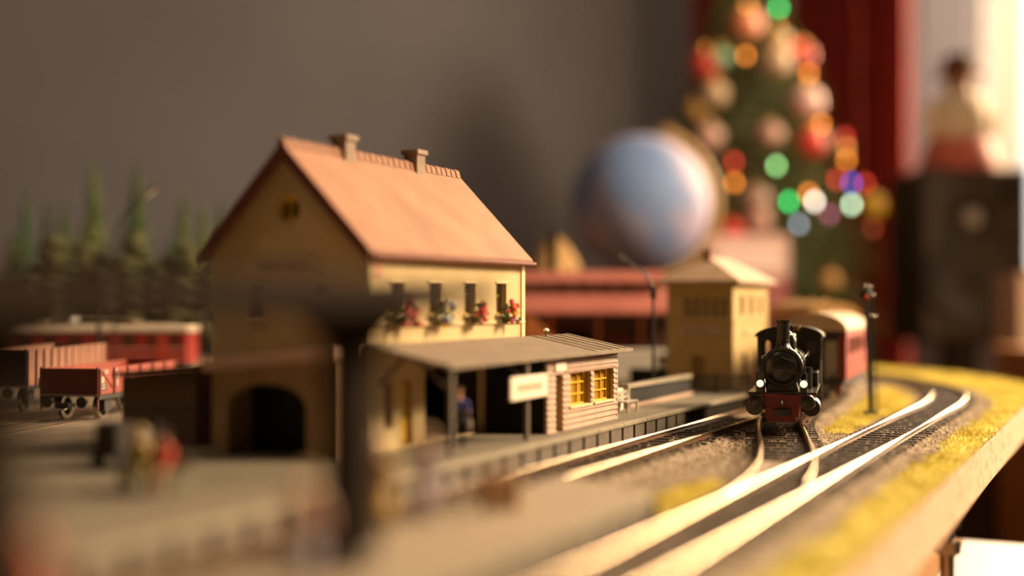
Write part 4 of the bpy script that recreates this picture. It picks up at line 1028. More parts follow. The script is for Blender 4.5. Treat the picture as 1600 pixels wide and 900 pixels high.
wagon('taller faded open wagon with closely ribbed sides at the far left', (-240, 592, 0), -R(2.5), 14.5, 104, 12.5, 29.5, m_wpink, m_under, 12, False)

# ================================================================== red railcar
m_rc = mat('railcar_red', '#8c1f18', 0.4, var=0.08, scale=60)
m_rcroof = mat('railcar_roof', '#c9b49c', 0.6, var=0.06, scale=60)
RC = thing('red_railcar', 'red electric railcar with a pale roof standing below the conifers', 'railcar', (-362, 838, 0), -0.015)
L = 150
cols = [18 + k * 17.6 for k in range(7)]
for y in (0, 25.2):
    plate('side_wall', rect(0, L, 10, 32.5), [rect(x, x + 9.5, 22.5, 30) for x in cols] + [rect(138, 145, 22, 30), rect(3, 11, 22, 30)], 0.8, 'xz', y, m_rc, RC)
for x in (0, L - 0.8): MB().box(x, x + 0.8, 0.8, 25.2, 10, 32.5).build('end_wall', m_rc, RC)
MB().box(1, L - 1, 1.2, 1.5, 21, 31).build('window_band', m_pane, RC); MB().box(1, L - 1, 24.5, 24.8, 21, 31).build('window_band', m_pane, RC)
MB().box(0, L, -0.25, 0, 20.2, 20.9).build('light_stripe', m_rcroof, RC); MB().box(0, L, -0.25, 0, 12.6, 13.2).build('light_stripe', m_rcroof, RC)
for x in (130, 13.5): MB().box(x, x + 5.6, -0.4, 0, 11, 32).build('door', mat('railcar_door', '#a83c28', 0.45), RC)
MB().prism([(-0.8, 32.3), (26.8, 32.3), (26.6, 34.6), (24, 37.0), (18, 38.4), (8, 38.4), (2, 37.0), (-0.6, 34.6)], 'x', -1, L + 1).build('roof', m_rcroof, RC, bevel=0.6)
MB().box(2, L - 2, 2, 24, 4.5, 10).build('underframe', m_under, RC)
for x in (20, 34, 116, 130):
    for y in (4.6, 21.4):
        o = put('wheel', WB, RC, (x, y, 5)); o.rotation_euler = (0, 0, PI / 2)
for x in (48, 110): MB().box(x - 4, x + 4, 8, 18, 38, 42.4).build('equipment_box', m_chim, RC, bevel=0.5)
MB().lathe((70, 13, 38), (0, 0, 1), [(3.2, 0), (3.2, 4.5), (2.4, 6.5), (1, 7)], 16).build('insulator', m_white, RC, smooth=True)
MB().tube([(44, 13, 42), (70, 13, 44), (112, 13, 42.6)], 0.6, 8).build('roof_cable', m_chim, RC, smooth=True)
MB().tube([(2, 10, 39.4), (140, 10, 39.4)], 0.5, 6).build('roof_rail', m_rcroof, RC)
# ================================================================== little figures
def figure(label, loc, rz, top, legs, hair, seated=False, skirt=None, hat=None, h=20.0, arm=(0, 0), bag=None):
    """one continuous body grown with a skin modifier; facing local -y"""
    k = h / 20.0
    if seated:
        J = {'pel': (0, 0, 6.0, 1.5, 1), 'chest': (0, 0.1, 10.2, 1.75, 0), 'neck': (0, -0.1, 12.4, 0.7, 2), 'head': (0, -0.2, 14.2, 1.25, 2), 'crown': (0, -0.1, 15.4, 0.9, 2),
             'hipl': (-1.0, -0.3, 5.9, 1.25, 1), 'kneel': (-1.2, -4.2, 5.8, 0.95, 1), 'ankl': (-1.2, -4.4, 1.2, 0.65, 1), 'toel': (-1.3, -5.8, 0.55, 0.5, 3),
             'hipr': (1.0, -0.3, 5.9, 1.25, 1), 'kneer': (1.2, -4.2, 5.8, 0.95, 1), 'ankr': (1.2, -4.4, 1.2, 0.65, 1), 'toer': (1.3, -5.8, 0.55, 0.5, 3),
             'shl': (-2.2, 0.1, 11.4, 0.95, 0), 'ell': (-2.8, -0.8, 8.6, 0.75, 0), 'hal': (-1.6, -3.0, 7.2, 0.5, 2),
             'shr': (2.2, 0.1, 11.4, 0.95, 0), 'elr': (2.8, -0.8, 8.6, 0.75, 0), 'har': (1.6, -3.0, 7.2, 0.5, 2)}
    else:
        a, b = arm
        J = {'pel': (0, 0, 10.0, 1.5, 1), 'chest': (0, 0, 14.4, 1.75, 0), 'neck': (0, 0, 16.7, 0.7, 2), 'head': (0, -0.2, 18.4, 1.25, 2), 'crown': (0, -0.1, 19.4, 0.9, 2),
             'hipl': (-1.0, 0, 9.6, 1.2, 1), 'kneel': (-1.15, -0.3, 5.3, 0.85, 1), 'ankl': (-1.2, 0.2, 1.1, 0.6, 1), 'toel': (-1.35, -1.5, 0.5, 0.5, 3),
             'hipr': (1.0, 0, 9.6, 1.2, 1), 'kneer': (1.15, 0.3, 5.3, 0.85, 1), 'ankr': (1.2, 0.8, 1.1, 0.6, 1), 'toer': (1.35, -0.9, 0.5, 0.5, 3),
             'shl': (-2.3, 0, 15.7, 0.95, 0), 'ell': (-2.9, 0.3 - a, 12.7, 0.75, 0), 'hal': (-2.7, -0.6 - 2 * a, 10.1 + a * 1.5, 0.5, 2),
             'shr': (2.3, 0, 15.7, 0.95, 0), 'elr': (2.9, 0.3 - b, 12.7, 0.75, 0), 'har': (2.7, -0.6 - 2 * b, 10.1 + b * 1.5, 0.5, 2)}
    E = [('pel', 'chest'), ('chest', 'neck'), ('neck', 'head'), ('head', 'crown'), ('pel', 'hipl'), ('hipl', 'kneel'), ('kneel', 'ankl'), ('ankl', 'toel'), ('pel', 'hipr'), ('hipr', 'kneer'), ('kneer', 'ankr'), ('ankr', 'toer'),
         ('chest', 'shl'), ('shl', 'ell'), ('ell', 'hal'), ('chest', 'shr'), ('shr', 'elr'), ('elr', 'har')]
    names = list(J); ix = {n_: i for i, n_ in enumerate(names)}
    me = bpy.data.meshes.new('skeleton'); me.from_pydata([J[n_][:3] for n_ in names], [(ix[a_], ix[b_]) for a_, b_ in E], [])
    tmp = bpy.data.objects.new('skeleton', me); COL.objects.link(tmp)
    sk = tmp.modifiers.new('skin', 'SKIN')
    for i, n_ in enumerate(names):
        d = me.skin_vertices[0].data[i]; d.radius = (J[n_][3], J[n_][3] * (0.78 if n_ in ('chest', 'pel') else 1)); d.use_root = n_ == 'pel'
    ss = tmp.modifiers.new('sub', 'SUBSURF'); ss.levels = 2; ss.render_levels = 2
    body = bpy.data.meshes.new_from_object(tmp.evaluated_get(bpy.context.evaluated_depsgraph_get()))
    bpy.data.objects.remove(tmp); bpy.data.meshes.remove(me)
    root = thing('person_figure', label, 'figure', loc, rz, 'model people on the platforms')
    mats_ = [top, legs, mat('figure_skin', '#c89070', 0.6), mat('figure_shoe', '#2a201a', 0.6)]
    body.materials.clear()
    for m in mats_: body.materials.append(m)
    pts = []
    for a_, b_ in E:
        pa, pb = Vector(J[a_][:3]), Vector(J[b_][:3])
        for t_ in (0, 0.25, 0.5, 0.75, 1): pts.append((pa.lerp(pb, t_), J[a_][4] if t_ < 0.6 else J[b_][4]))
    for pl in body.polygons:
        c_ = pl.center; pl.material_index = min(pts, key=lambda q: (q[0] - c_).length_squared)[1]; pl.use_smooth = True
    body.transform(Matrix.Scale(S * k, 4)); body.name = 'body'
    put('body', body, root)
    hz = 14.3 if seated else 18.5
    MB().ball((0, 0.25 * k, (hz + 0.55) * k), (1.38 * k, 1.45 * k, 1.2 * k), 14, 8).build('hair', hair, root, smooth=True)
    if hat: MB().lathe((0, 0, (hz + 0.7) * k), (0, 0, 1), [(2.1 * k, 0), (2.1 * k, 0.25 * k), (1.35 * k, 0.35 * k), (1.2 * k, 1.4 * k), (0.3 * k, 1.6 * k)], 16).build('hat', hat, root, smooth=True)
    if skirt: MB().lathe((0, 0.1, 0), (0, 0, 1), [(2.5 * k, 5.2 * k), (2.2 * k, 8 * k), (1.6 * k, 11.6 * k)], 18, cap=False).build('skirt', skirt, root, smooth=True)
    if bag: MB().box(2.6 * k, 3.8 * k, -2.4 * k, 1.4 * k, 6.2 * k, 9.4 * k).build('handbag', bag, root, bevel=0.2)
    return root
mk = lambda n_, hx: mat(n_, hx, 0.75, var=0.06)
hair_b, hair_d = mk('hair_brown', '#4a3220'), mk('hair_dark', '#241a14')
navy, denim, greyc = mk('navy_coat', '#2a2c6a'), mk('grey_trousers', '#4a4540'), mk('pale_grey_cloth', '#9a938c')
figure('standing figure in a blue coat with a pale bundle under the shelter roof', W(367, -198, 4), -TH + 0.6, navy, mk('dark_trousers', '#1d1a1c'), mk('reddish_hair', '#7a4a34'), arm=(0.2, 0.9), bag=mk('pale_bundle', '#b9a8a4'), h=20)
bench('grey bench with two seated figures in front of the porch', 251, -231, -PI / 2, 20, mk('bench_dull_green', '#7c7860'))
figure('seated figure in yellow on the bench before the porch', W(247.6, -224.5, 4), -TH, mk('mustard_coat', '#b09a3c'), mk('ochre_trousers', '#8a7a3c'), hair_b, seated=True, hat=mk('ochre_hat', '#a08a4c'))
figure('seated figure in bright red on the bench before the porch', W(247.6, -217.0, 4), -TH, mk('red_jacket', '#d2422c'), mk('brown_trousers', '#7a5030'), hair_d, seated=True)
figure('blurred figure in a pale pink top at the foot of the canopy post', W(172, -121, 4), -TH + 0.3, mk('pale_pink_top', '#d0a08c'), mk('lilac_grey_trousers', '#8a8088'), mk('blond_hair', '#c0a078'), skirt=mk('lilac_grey_trousers', '#8a8088'))
figure('large blurred figure in red at the near end of the middle platform', W(120, -127, 4), -TH - 0.2, mk('brick_red_coat', '#c2573c'), mk('rosy_grey_trousers', '#9a7a6c'), hair_b, skirt=mk('brick_red_coat', '#c2573c'), h=21)
figure('standing figure in an ochre coat right of the canopy post', W(222, -138, 4), -TH + 0.2, mk('ochre_coat', '#b08a34'), mk('ochre_dark', '#8a6a2c'), hair_b, skirt=mk('ochre_coat', '#b08a34'), hat=mk('cream_hat', '#e0ccb0'))
figure('standing figure in a pale lilac dress beside the ochre coated one', W(241, -138, 4), -TH - 0.3, mk('lilac_dress', '#a898a0'), mk('lilac_legs', '#9a8a8c'), mk('blond_hair', '#c0a078'), skirt=mk('lilac_dress', '#a898a0'))
sc_ = thing('suitcase', 'beige suitcase standing alone on the middle platform', 'suitcase', W(264, -132, 4), -TH + 0.5)
MB().box(-5, 5, -1.8, 1.8, 0.2, 8.4).build('case', mk('beige_leather', '#cda680'), sc_, bevel=0.5)
MB().tube([(-1.6, 0, 8.3), (-1.4, 0, 9.8), (1.4, 0, 9.8), (1.6, 0, 8.3)], 0.35, 6).build('handle', mk('leather_brown', '#6a4a30'), sc_)
for x in (-3, 3): MB().box(x - 0.4, x + 0.4, -1.95, 1.95, 0.2, 8.5).build('strap', mk('leather_brown', '#6a4a30'), sc_)
tr = thing('luggage_trolley', 'dark luggage trolley loaded with trunks in front of the brown annex', 'trolley', W(283, -262, 4), -TH + PI / 2)
MB().box(-9, 9, -5, 5, 4.4, 5.4).build('deck', m_under, tr)
for x in (-6, 6):
    for y in (-4.6, 4.6): MB().cyl((x, y - 0.5, 2.3), (x, y + 0.5, 2.3), 2.3, n=16).build('wheel', m_under, tr, smooth=True)
MB().tube([(9, -3, 5), (11, -3, 13), (11, 3, 13), (9, 3, 5)], 0.5, 6).build('handle', m_under, tr)
MB().box(-8, -1, -4, 4, 5.4, 13.4).build('trunk', mk('dark_trunk', '#2e241c'), tr, bevel=0.3); MB().box(0, 7, -4, 4, 5.4, 11).build('trunk', mk('grey_trunk', '#6a6054'), tr, bevel=0.3)

# ================================================================== forest on the left
m_pine = [mat('conifer_green', '#3a4a1a', 0.9, var=0.3, scale=60), mat('conifer_olive', '#485420', 0.9, var=0.3, scale=60), mat('conifer_blue_green', '#30482a', 0.9, var=0.3, scale=60)]
m_bark = mat('bark', '#3a2a1c', 0.9, var=0.2, scale=100)
def conifer_meshes(seed, m):
    rd = random.Random(seed); mb = MB(); n = 22
    for k in range(n):
        t = k / (n - 1); z = 14 + t * 84; rr = 15.5 * (1 - t) ** 0.8 + 0.8; m_ = 16; hz = 7.5 * (1 - 0.5 * t)
        vs = [(0, 0, z + hz)]
        for i in range(m_):
            a = 2 * PI * i / m_ + k * 0.37; q = rr * (rd.uniform(0.85, 1.12) if i % 2 == 0 else rd.uniform(0.45, 0.62))
            vs.append((q * math.cos(a), q * math.sin(a), z - (2.0 if i % 2 == 0 else 0) + rd.uniform(-0.8, 0.8)))
        mb.add(vs, [(0, 1 + i, 1 + (i + 1) % m_) for i in range(m_)] + [tuple(range(m_, 0, -1))])
    tk = MB().cyl((0, 0, 0), (0, 0, 95), 2.2, 0.4, 8)
    return mb.mesh('foliage', m, fix=False), tk.mesh('trunk', m_bark)
CV = [conifer_meshes(3 + i, m_pine[i]) for i in range(3)]
con = [(-361, 950, 142, 0.75, 2, 'slim dark conifer, leftmost of the row'), (-348, 958, 133, 0.7, 2, 'blue green conifer second from the left'), (-333, 952, 132, 0.8, 0, 'short conifer just left of the tallest one'),
       (-311, 950, 163, 1.05, 1, 'tallest conifer with a broad olive crown'), (-279, 952, 161, 1.0, 0, 'tall narrow conifer behind the curved lamp'), (-245, 955, 141, 0.85, 1, 'conifer of medium height, right of the tall pair'),
       (-232, 962, 133, 0.85, 1, 'pale olive conifer, second from the roof edge'), (-217, 958, 134, 0.75, 0, 'small conifer touching the edge of the house roof'), (-296, 985, 118, 0.9, 2, 'low conifer in the gap between the two tall ones'),
       (-262, 985, 112, 0.9, 2, 'low conifer in the gap right of the tall pair'), (-380, 975, 110, 0.9, 0, 'dim conifer cut by the left picture edge')]
for ci, (x, y, h, wf, kind, lab) in enumerate(con):
    if ci % 2: x, y, h = x * 1.045, y * 1.045, (h - 56) * 1.045 + 56
    t_ = thing('conifer', lab, 'tree', (x, y, -4.2), random.uniform(0, 6), 'conifers behind the yard')
    f_, k_ = CV[kind]
    for nm, me_ in (('foliage', f_), ('trunk', k_)):
        o = put(nm, me_, t_); o.scale = (wf * 1.45, wf * 1.45, h / 100)
m_bush = [mat('bush_olive', '#4a4826', 0.9, var=0.35, scale=80), mat('bush_brown_green', '#3e3822', 0.9, var=0.35, scale=80)]
def crown(seed, m):
    rd = random.Random(seed); mb = MB()
    for k in range(26):
        a = rd.uniform(0, 6.28); q = rd.uniform(0, 11); z = rd.uniform(22, 88)
        q *= math.sin(PI * min(1, (z - 12) / 80)) ** 0.6
        mb.ball((q * math.cos(a), q * math.sin(a), z), rd.uniform(5, 8.5), 10, 7, jit=0.22)
    return mb.mesh('crown', m, fix=False)
CR = [crown(40, m_bush[0]), crown(41, m_bush[1]), crown(42, m_bush[0])]
TK = MB().cyl((0, 0, 0), (0, 0, 60), 2.4, 1.2, 8).mesh('trunk', m_bark)
bush = [(-340, 905, 88, 1, 'low brown green leafy tree left of the pale ones'), (-322, 900, 104, 0, 'pale olive leafy tree under the tallest conifer'), (-304, 905, 100, 2, 'leafy tree between the two tall conifers'), (-284, 902, 96, 1, 'brown green leafy tree below the tall narrow conifer'),
        (-266, 900, 106, 0, 'pale leafy tree right of the tall narrow conifer'), (-248, 905, 96, 1, 'shaded leafy tree in front of the right-hand conifers'), (-230, 900, 100, 2, 'leafy tree beside the roof edge of the house'), (-212, 905, 94, 1, 'leafy tree half hidden by the house roof'),
        (-362, 908, 76, 1, 'dim low leafy tree near the left edge'), (-384, 905, 90, 1, 'dark leafy tree at the very left edge')]
for x, y, h, kind, lab in bush:
    t_ = thing('leafy_tree', lab, 'tree', (x, y, -4.2), random.uniform(0, 6), 'leafy trees in front of the conifers')
    for nm, me_ in (('crown', CR[kind]), ('trunk', TK)):
        o = put(nm, me_, t_); o.scale = (0.95, 0.95, h / 96)
ms_ = thing('catenary_mast', 'thin dark mast standing in front of the red railcar', 'mast', (-226, 700, -4.2))
MB().box(-2, 2, -2, 2, 0, 2).build('footing', m_concrete, ms_); MB().bar((0, 0, 1), (0, 0, 56), 1.6, 1.6).build('pole', m_iron, ms_); MB().bar((0, 0, 50), (-14, 0, 53), 0.8, 0.8).build('arm', m_iron, ms_)
# sandy mound behind the goods shed
hb = MB(); rd = random.Random(5); vs = []; nA, nR = 28, 9
for r_ in range(nR + 1):
    t = r_ / nR
    for k in range(nA):
        a = 2 * PI * k / nA; q = (46 * t) * (1 + 0.18 * math.sin(3 * a + 1) + rd.uniform(-0.05, 0.05))
        vs.append((q * math.cos(a) * 1.1, q * math.sin(a) * 0.7, 112 * (1 - t ** 1.3) * (1 + 0.12 * math.sin(2 * a + 5 * t) * t) + rd.uniform(-4, 4) * (0.05 < t < 0.98)))
hb.add(vs, [(r_ * nA + k, r_ * nA + (k + 1) % nA, (r_ + 1) * nA + (k + 1) % nA, (r_ + 1) * nA + k) for r_ in range(nR) for k in range(nA)] + [tuple(range(nA * nR, nA * (nR + 1)))])
tag(hb.build('sandy_mound', mat('sandy_rock', '#b08a58', 0.9, var=0.2, scale=60, bump=0.4), smooth=True, loc=(34, 1060, -4.8)), 'tan rocky mound rising behind the goods shed roof', 'mound')

# ================================================================== things in the room behind
m_cab = mat('sideboard_wood', '#4a2f1c', 0.5, var=0.15, scale=20)
SBD = thing('sideboard', 'dark wooden sideboard carrying the globe, tree and loudspeaker', 'sideboard', (480, 1790, -780))
MB().box(-430, 440, -340, 340, 40, 655).build('body', m_cab, SBD); MB().box(-440, 450, -350, 350, 655, 680).build('top', m_cab, SBD, bevel=4)
for x in (-400, 410):
    for y in (-310, 310): MB().box(x - 20, x + 20, y - 20, y + 20, 0, 40).build('foot', m_cab, SBD)
for k in range(3):
    d_ = MB().box(-420 + k * 288, -138 + k * 288, -352, -340, 60, 640).build('door', m_cab, SBD, bevel=3)
    MB().ball((-160 + k * 288, -360, 360), 10, 12, 8).build('knob', m_brass, d_, smooth=True)
# globe
m_globe = mat('globe_print', '#6f86b4', 0.6, spec=0.3, scale=9, hex2='#b3a0b4', thr=(0.44, 0.6), detail=5)
GL = thing('globe', 'pale blue and lilac globe on a stand behind the station', 'globe', (150, 1500, -100))
MB().ball((0, 0, 264), 82, 48, 28).build('sphere', m_globe, GL, smooth=True)
tilt = R(23)
def gp(a, r): return (r * math.sin(a) * math.cos(tilt) + r * math.cos(a) * math.sin(tilt) * 1.0, -6, 264 + r * math.cos(a) * math.cos(tilt) - r * math.sin(a) * math.sin(tilt))
MB().tube([gp(R(-4 + k * 8), 89) for k in range(24)], 5.0, 10).build('meridian_arm', mat('meridian_tan', '#b8935a', 0.4), GL, smooth=True)
MB().tube([gp(0, 78), gp(0, 94)], 4, 10).build('pivot', mat('meridian_tan', '#b8935a', 0.4), GL, smooth=True)
MB().lathe((0, 0, 0), (0, 0, 1), [(62, 0), (62, 8), (40, 18), (12, 30), (9, 150), (14, 178)], 32).build('stand', m_cab, GL, smooth=True)
# cartons and chest
cb = thing('printed_carton', 'pink and white printed carton with a red lower half behind the signal tower', 'carton', (292, 1610, -100), 0.06)
MB().box(-50, 50, -26, 26, 0, 180).build('lower_body', mat('carton_red', '#8f4a48', 0.6, var=0.06), cb, bevel=2); MB().box(-50, 50, -26, 26, 180, 230).build('upper_body', mat('carton_pink', '#c9a298', 0.6, var=0.06), cb, bevel=2)
MB().box(-40, 40, -27, -26, 190, 218).build('label_panel', mat('carton_label', '#d9bdb2', 0.6), cb)
MB().prism([(-50, 230), (50, 230), (46, 234), (-46, 234)], 'y', -24, 24).build('lid', mat('carton_pink', '#c9a298', 0.6), cb)
bx = thing('cardboard_box', 'plain beige cardboard box right of the loudspeaker', 'box', (652, 1520, -100), -0.1)
MB().box(-62, 62, -50, 50, 0, 180).build('body', mat('beige_card', '#b5967a', 0.8), bx, bevel=2); MB().box(-64, 64, -52, 0, 180, 184).build('flap', mat('beige_card', '#b5967a', 0.8), bx); MB().box(-64, 64, 1, 52, 180, 184).build('flap', mat('beige_card', '#b5967a', 0.8), bx)
ch = thing('wooden_chest', 'orange brown wooden chest of drawers beyond the corner of the board', 'chest', (628, 1322, -780), 0)
m_or = mat('orange_wood', '#a8692e', 0.5, var=0.15, scale=18)
MB().box(-98, 98, -75, 75, 0, 770).build('body', m_or, ch, bevel=3); MB().box(-104, 104, -80, 80, 770, 784).build('top', m_or, ch, bevel=3)
for k in range(5):
    d_ = MB().box(-92, 92, -83, -75, 20 + k * 150, 160 + k * 150).build('drawer', m_or, ch, bevel=2); MB().ball((0, -90, 90 + k * 150), 9, 12, 8).build('knob', m_brass, d_, smooth=True)
# loudspeaker on a stand
m_spk = mat('speaker_black', '#332c26', 0.75, spec=0.25, var=0.1, scale=40)
m_cone = mat('speaker_cone', '#2c2621', 0.55, var=0.1, scale=60)
sst = thing('speaker_stand', 'dark column stand below the loudspeaker', 'stand', (632, 1810, -100))
MB().box(-70, 70, -70, 70, 0, 8).build('base_plate', m_spk, sst, bevel=2); MB().box(-22, 22, -22, 22, 8, 92).build('column', m_spk, sst, bevel=3); MB().box(-60, 60, -60, 60, 92, 97).build('top_plate', m_spk, sst, bevel=1)
SP = thing('loudspeaker', 'black two-way loudspeaker in front of the window', 'loudspeaker', (632, 1810, -3))
MB().box(-76, 76, -60, 80, 0, 237).build('cabinet', m_spk, SP, bevel=4)
MB().box(-70, 70, -66, -60, 6, 231).build('baffle', mat('speaker_baffle', '#463d34', 0.75, spec=0.25, var=0.08, scale=40), SP, bevel=2)
tw = MB().lathe((-6, -66, 168), (0, -1, 0), [(30, 0), (29, 3), (16, 1.5), (15, 0)], 32).build('tweeter', m_spk, SP, smooth=True)
MB().ball((-6, -66, 168), (13, 11, 13), 20, 12).build('dome', mat('tweeter_dome', '#b8b2a8', 0.3, metal=0.3), tw, smooth=True)
wf_ = MB().lathe((2, -66, 82), (0, -1, 0), [(72, 0), (72, 4), (66, 6), (62, 3), (56, 5), (52, 2), (16, -0.5 + 0)], 44, cap=False).build('woofer', m_cone, SP, smooth=True)
MB().ball((2, -66, 82), (17, 9, 17), 20, 12).build('dust_cap', m_cone, wf_, smooth=True)
MB().lathe((46, -66, 200), (0, -1, 0), [(13, 0), (13, 2), (9, 2), (8, 0.1)], 20).build('bass_port', m_black, SP, smooth=True)
# figurine on the loudspeaker
FG = thing('figurine', 'plump figurine with brown hat, cream body and red base on the loudspeaker', 'figurine', (628, 1800, 234.2))
MB().lathe((0, 0, 0), (0, 0, 1), [(52, 0), (54, 8), (50, 24), (44, 40), (40, 46)], 32).build('red_base', mat('figurine_red', '#c06454', 0.6), FG, smooth=True)
MB().lathe((0, 0, 40), (0, 0, 1), [(40, 0), (44, 16), (43, 38), (36, 58), (22, 70), (18, 74)], 32).build('cream_body', mat('figurine_cream', '#e6d6bc', 0.8, bump=0.4, bscale=200), FG, smooth=True)
hd = MB().ball((0, 0, 122), (19, 18, 20), 22, 14).build('head', mat('figurine_face', '#d0a080', 0.6), FG, smooth=True)
MB().ball((0, -21, 119), 4, 10, 6).build('nose', mat('figurine_red', '#c06454', 0.6), hd, smooth=True)
for s in (-1, 1): MB().ball((s * 7, -18, 126), 2.2, 10, 6).build('eye', m_black, hd, smooth=True)
ht = MB().lathe((0, 0, 133), (0, 0, 1), [(34, 0), (34, 4), (24, 6), (23, 22), (19, 30), (6, 33)], 28).build('hat', mat('figurine_hat', '#4a3020', 0.8), FG, smooth=True)
MB().lathe((0, 0, 140), (0, 0, 1), [(24.6, 0), (24.2, 7)], 28, cap=False).build('hat_band', mat('hat_band_orange', '#b0682c', 0.7), ht, smooth=True)
for s in (-1, 1): MB().tube([(s * 36, -4, 92), (s * 47, -10, 70), (s * 40, -22, 52)], [9, 10, 7], 10).build('arm', mat('figurine_cream', '#e6d6bc', 0.8), FG, smooth=True)

# ================================================================== decorated tree
TX, TY = 341, 1835
def tree_r(z): return min(178.0, max(6.0, (630 - z) * 0.38))
XT = thing('christmas_tree', 'decorated green fir tree in front of the red curtain', 'tree', (TX, TY, -100))
rd = random.Random(11); vs = []; fs = []
for i in range(2800):
    z = 620 - 680 * math.sqrt(rd.random()); z = max(-58, z)
    a = rd.uniform(0, 2 * PI); rr = tree_r(z) * rd.uniform(0.72, 1.04); c_, s_2 = math.cos(a), math.sin(a)
    for k in range(12):
        t = 0.3 + 0.7 * k / 11; bx_, by_, bz_ = rr * t * c_, rr * t * s_2, z + 100 + 14 * (1 - t) - 12 * t * t
        d = Vector((c_ * 0.7 + rd.uniform(-0.9, 0.9), s_2 * 0.7 + rd.uniform(-0.9, 0.9), rd.uniform(-0.5, 0.8))).normalized() * rd.uniform(10, 19)
        w_ = Vector((rd.uniform(-1, 1), rd.uniform(-1, 1), rd.uniform(-1, 1))).normalized() * 1.7
        n = len(vs); vs += [(bx_ - w_.x, by_ - w_.y, bz_ - w_.z), (bx_ + w_.x, by_ + w_.y, bz_ + w_.z), (bx_ + d.x, by_ + d.y, bz_ + d.z)]; fs.append((n, n + 1, n + 2))
fo = put('foliage', npmesh('foliage', np.array(vs), fs, mat('fir_needles', '#4c5522', 0.8, var=0.35, scale=30)), XT); fo['kind'] = 'stuff'
MB().cyl((0, 0, 40), (0, 0, 690), 12, 3, 10).build('trunk', m_bark, XT)
MB().lathe((0, 0, 0), (0, 0, 1), [(52, 0), (66, 60), (68, 64), (60, 64), (56, 50)], 28).build('pot', mat('tree_pot', '#5a2c1c', 0.7), XT, smooth=True)
BC = {'peach': '#d8825c', 'redwhite': '#b8382e', 'greenwhite': '#7fae8a', 'beige': '#b89a78', 'gold': '#b88a48', 'rose': '#b58a7c', 'pinkwhite': '#d0a49a', 'red': '#cc3326', 'brownrose': '#8a6a5c', 'yellow': '#b8941e'}
BN = {'peach': 'peach orange', 'redwhite': 'red and white', 'greenwhite': 'pale green', 'beige': 'beige', 'gold': 'old gold', 'rose': 'dull rose', 'pinkwhite': 'pale pink', 'red': 'bright red', 'brownrose': 'brownish rose', 'yellow': 'mustard yellow'}
where = ['at the very top of the tree', 'on the upper left edge of the tree', 'beside the red and white one at upper left', 'in the upper middle of the tree', 'just below the treetop, right of the peach bauble', 'on the left edge below the red and white bauble', 'lowest of the upper left cluster', 'in the centre of the tree', 'large, on the right side of the upper half', 'right of centre, below the pale pink bauble', 'at the far left above the globe', 'left of centre, right above the globe', 'low on the left beside the globe', 'low on the left above the carton', 'low down, above the train', 'among red lights near the right upper edge', 'on the lower right edge of the tree', 'low on the left, over the carton top']
baubles = [(-70, 414, 17, 'peach'), (-122, 360, 17, 'redwhite'), (-103, 368, 10, 'greenwhite'), (-35, 360, 16, 'beige'), (-29, 388, 12, 'beige'), (-114, 318, 14, 'beige'), (-137, 300, 11, 'gold'), (-51, 261, 13, 'rose'), (2, 306, 17, 'pinkwhite'), (4, 252, 15, 'red'), (-170, 267, 13, 'beige'), (-125, 260, 15, 'rose'), (-76, 175, 16, 'brownrose'), (-104, 138, 12, 'red'), (19, 77, 9, 'gold'), (6, 372, 12, 'red'), (94, 175, 13, 'yellow'), (-72, 150, 12, 'rose')]
def on_tree(dx, z, out=6):
    z = 52 + (z - 52) * 1.05; x = (dx + 50) * 1.05; r_ = tree_r(z); return (TX + x, TY - math.sqrt(max(r_ * r_ - x * x, 0)) - out, z)
for (dx, z, r_, c_), wh in zip(baubles, where):
    b = thing('bauble', BN[c_] + ' bauble ' + wh, 'bauble', on_tree(dx, z, 10), 0, 'baubles on the fir tree')
    r_ *= 1.3
    MB().ball((0, 0, 0), r_, 24, 14).build('glass_ball', mat('bauble_' + c_, BC[c_], 0.4, var=0.05, spec=0.5), b, smooth=True)
    MB().cyl((0, 0, r_ - 0.5), (0, 0, r_ + 4), r_ * 0.22, n=10).build('cap', m_brass, b, smooth=True)
    MB().tube([(0, 0, r_ + 3), (0, 2, r_ + 8), (0, 8, r_ + 11)], 0.7, 6).build('hook', m_brass, b)
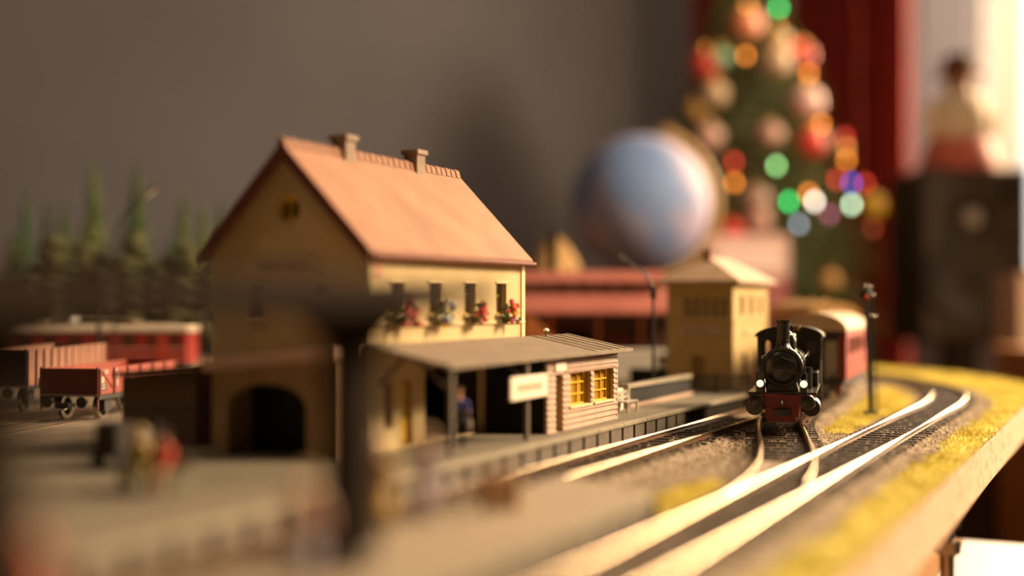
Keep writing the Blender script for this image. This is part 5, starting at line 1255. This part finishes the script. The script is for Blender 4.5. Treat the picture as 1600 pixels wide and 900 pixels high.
lights = [(-26, 436, 'green'), (-74, 368, 'orange'), (-4, 384, 'red'), (7, 375, 'pink'), (9, 346, 'orange'), (19, 277, 'orange'), (58, 265, 'red'), (56, 250, 'amber'), (53, 233, 'orange'), (-98, 226, 'red'), (-99, 199, 'orange'), (-47, 220, 'palegreen'), (56, 202, 'blue'), (33, 205, 'red'), (-35, 174, 'green'), (51, 173, 'mint'), (-2, 175, 'white'), (-9, 185, 'orange'), (16, 159, 'purple'), (-104, 145, 'red'), (84, 205, 'red'), (96, 191, 'amber'), (-24, 146, 'paleblue'), (85, 145, 'dimred')]
LC = {'green': ('#1ec060', 16), 'orange': ('#e8842c', 10), 'red': ('#d8382c', 7), 'pink': ('#f04a50', 14), 'amber': ('#d89a48', 6), 'palegreen': ('#88c878', 14), 'blue': ('#1848c0', 10), 'mint': ('#b8d8b0', 16), 'white': ('#e8dcc8', 16), 'purple': ('#a85878', 6), 'paleblue': ('#98a8b8', 7), 'dimred': ('#a04828', 4)}
SL = thing('string_lights', 'string of small coloured lights wound around the fir tree', 'string lights', (0, 0, 0))
BM = {}
for dx, z, c_ in lights:
    p_ = on_tree(dx, z, 16)
    if c_ not in BM:
        BM[c_] = MB().lathe((0, 0, -4), (0, 0, 1), [(1.5, -1), (2.6, 1), (3.0, 4), (2.2, 7), (0.5, 8.6)], 14).mesh('bulb', emit('bulb_' + c_, LC[c_][0], LC[c_][1]), smooth=True)
    put('bulb', BM[c_], SL, p_)
hp = []
for k in range(220):
    z = 470 - k * 1.9; a = -k * 0.19; r_ = tree_r(z) * 0.93
    hp.append((TX + r_ * math.cos(a), TY + r_ * math.sin(a), z))
MB().tube(hp, 1.0, 5).build('cable', mat('cable_green', '#1e2a14', 0.6), SL)

# levelling rod under the board edge
rod = thing('levelling_rod', 'steel threaded rod with nuts standing below the board edge', 'rod', W(473, -60, -75), 0)
MB().cyl((0, 0, 3), (0, 0, 53.6), 2.6, n=16).build('rod', m_steel, rod, smooth=True)
for z in (38, 47): MB().cyl((0, 0, z), (0, 0, z + 4.5), 4.6, n=6).build('nut', m_steel, rod)
MB().lathe((0, 0, 0), (0, 0, 1), [(9, 0), (9, 2), (5, 4), (3, 5)], 18).build('foot', m_brass, rod, smooth=True)
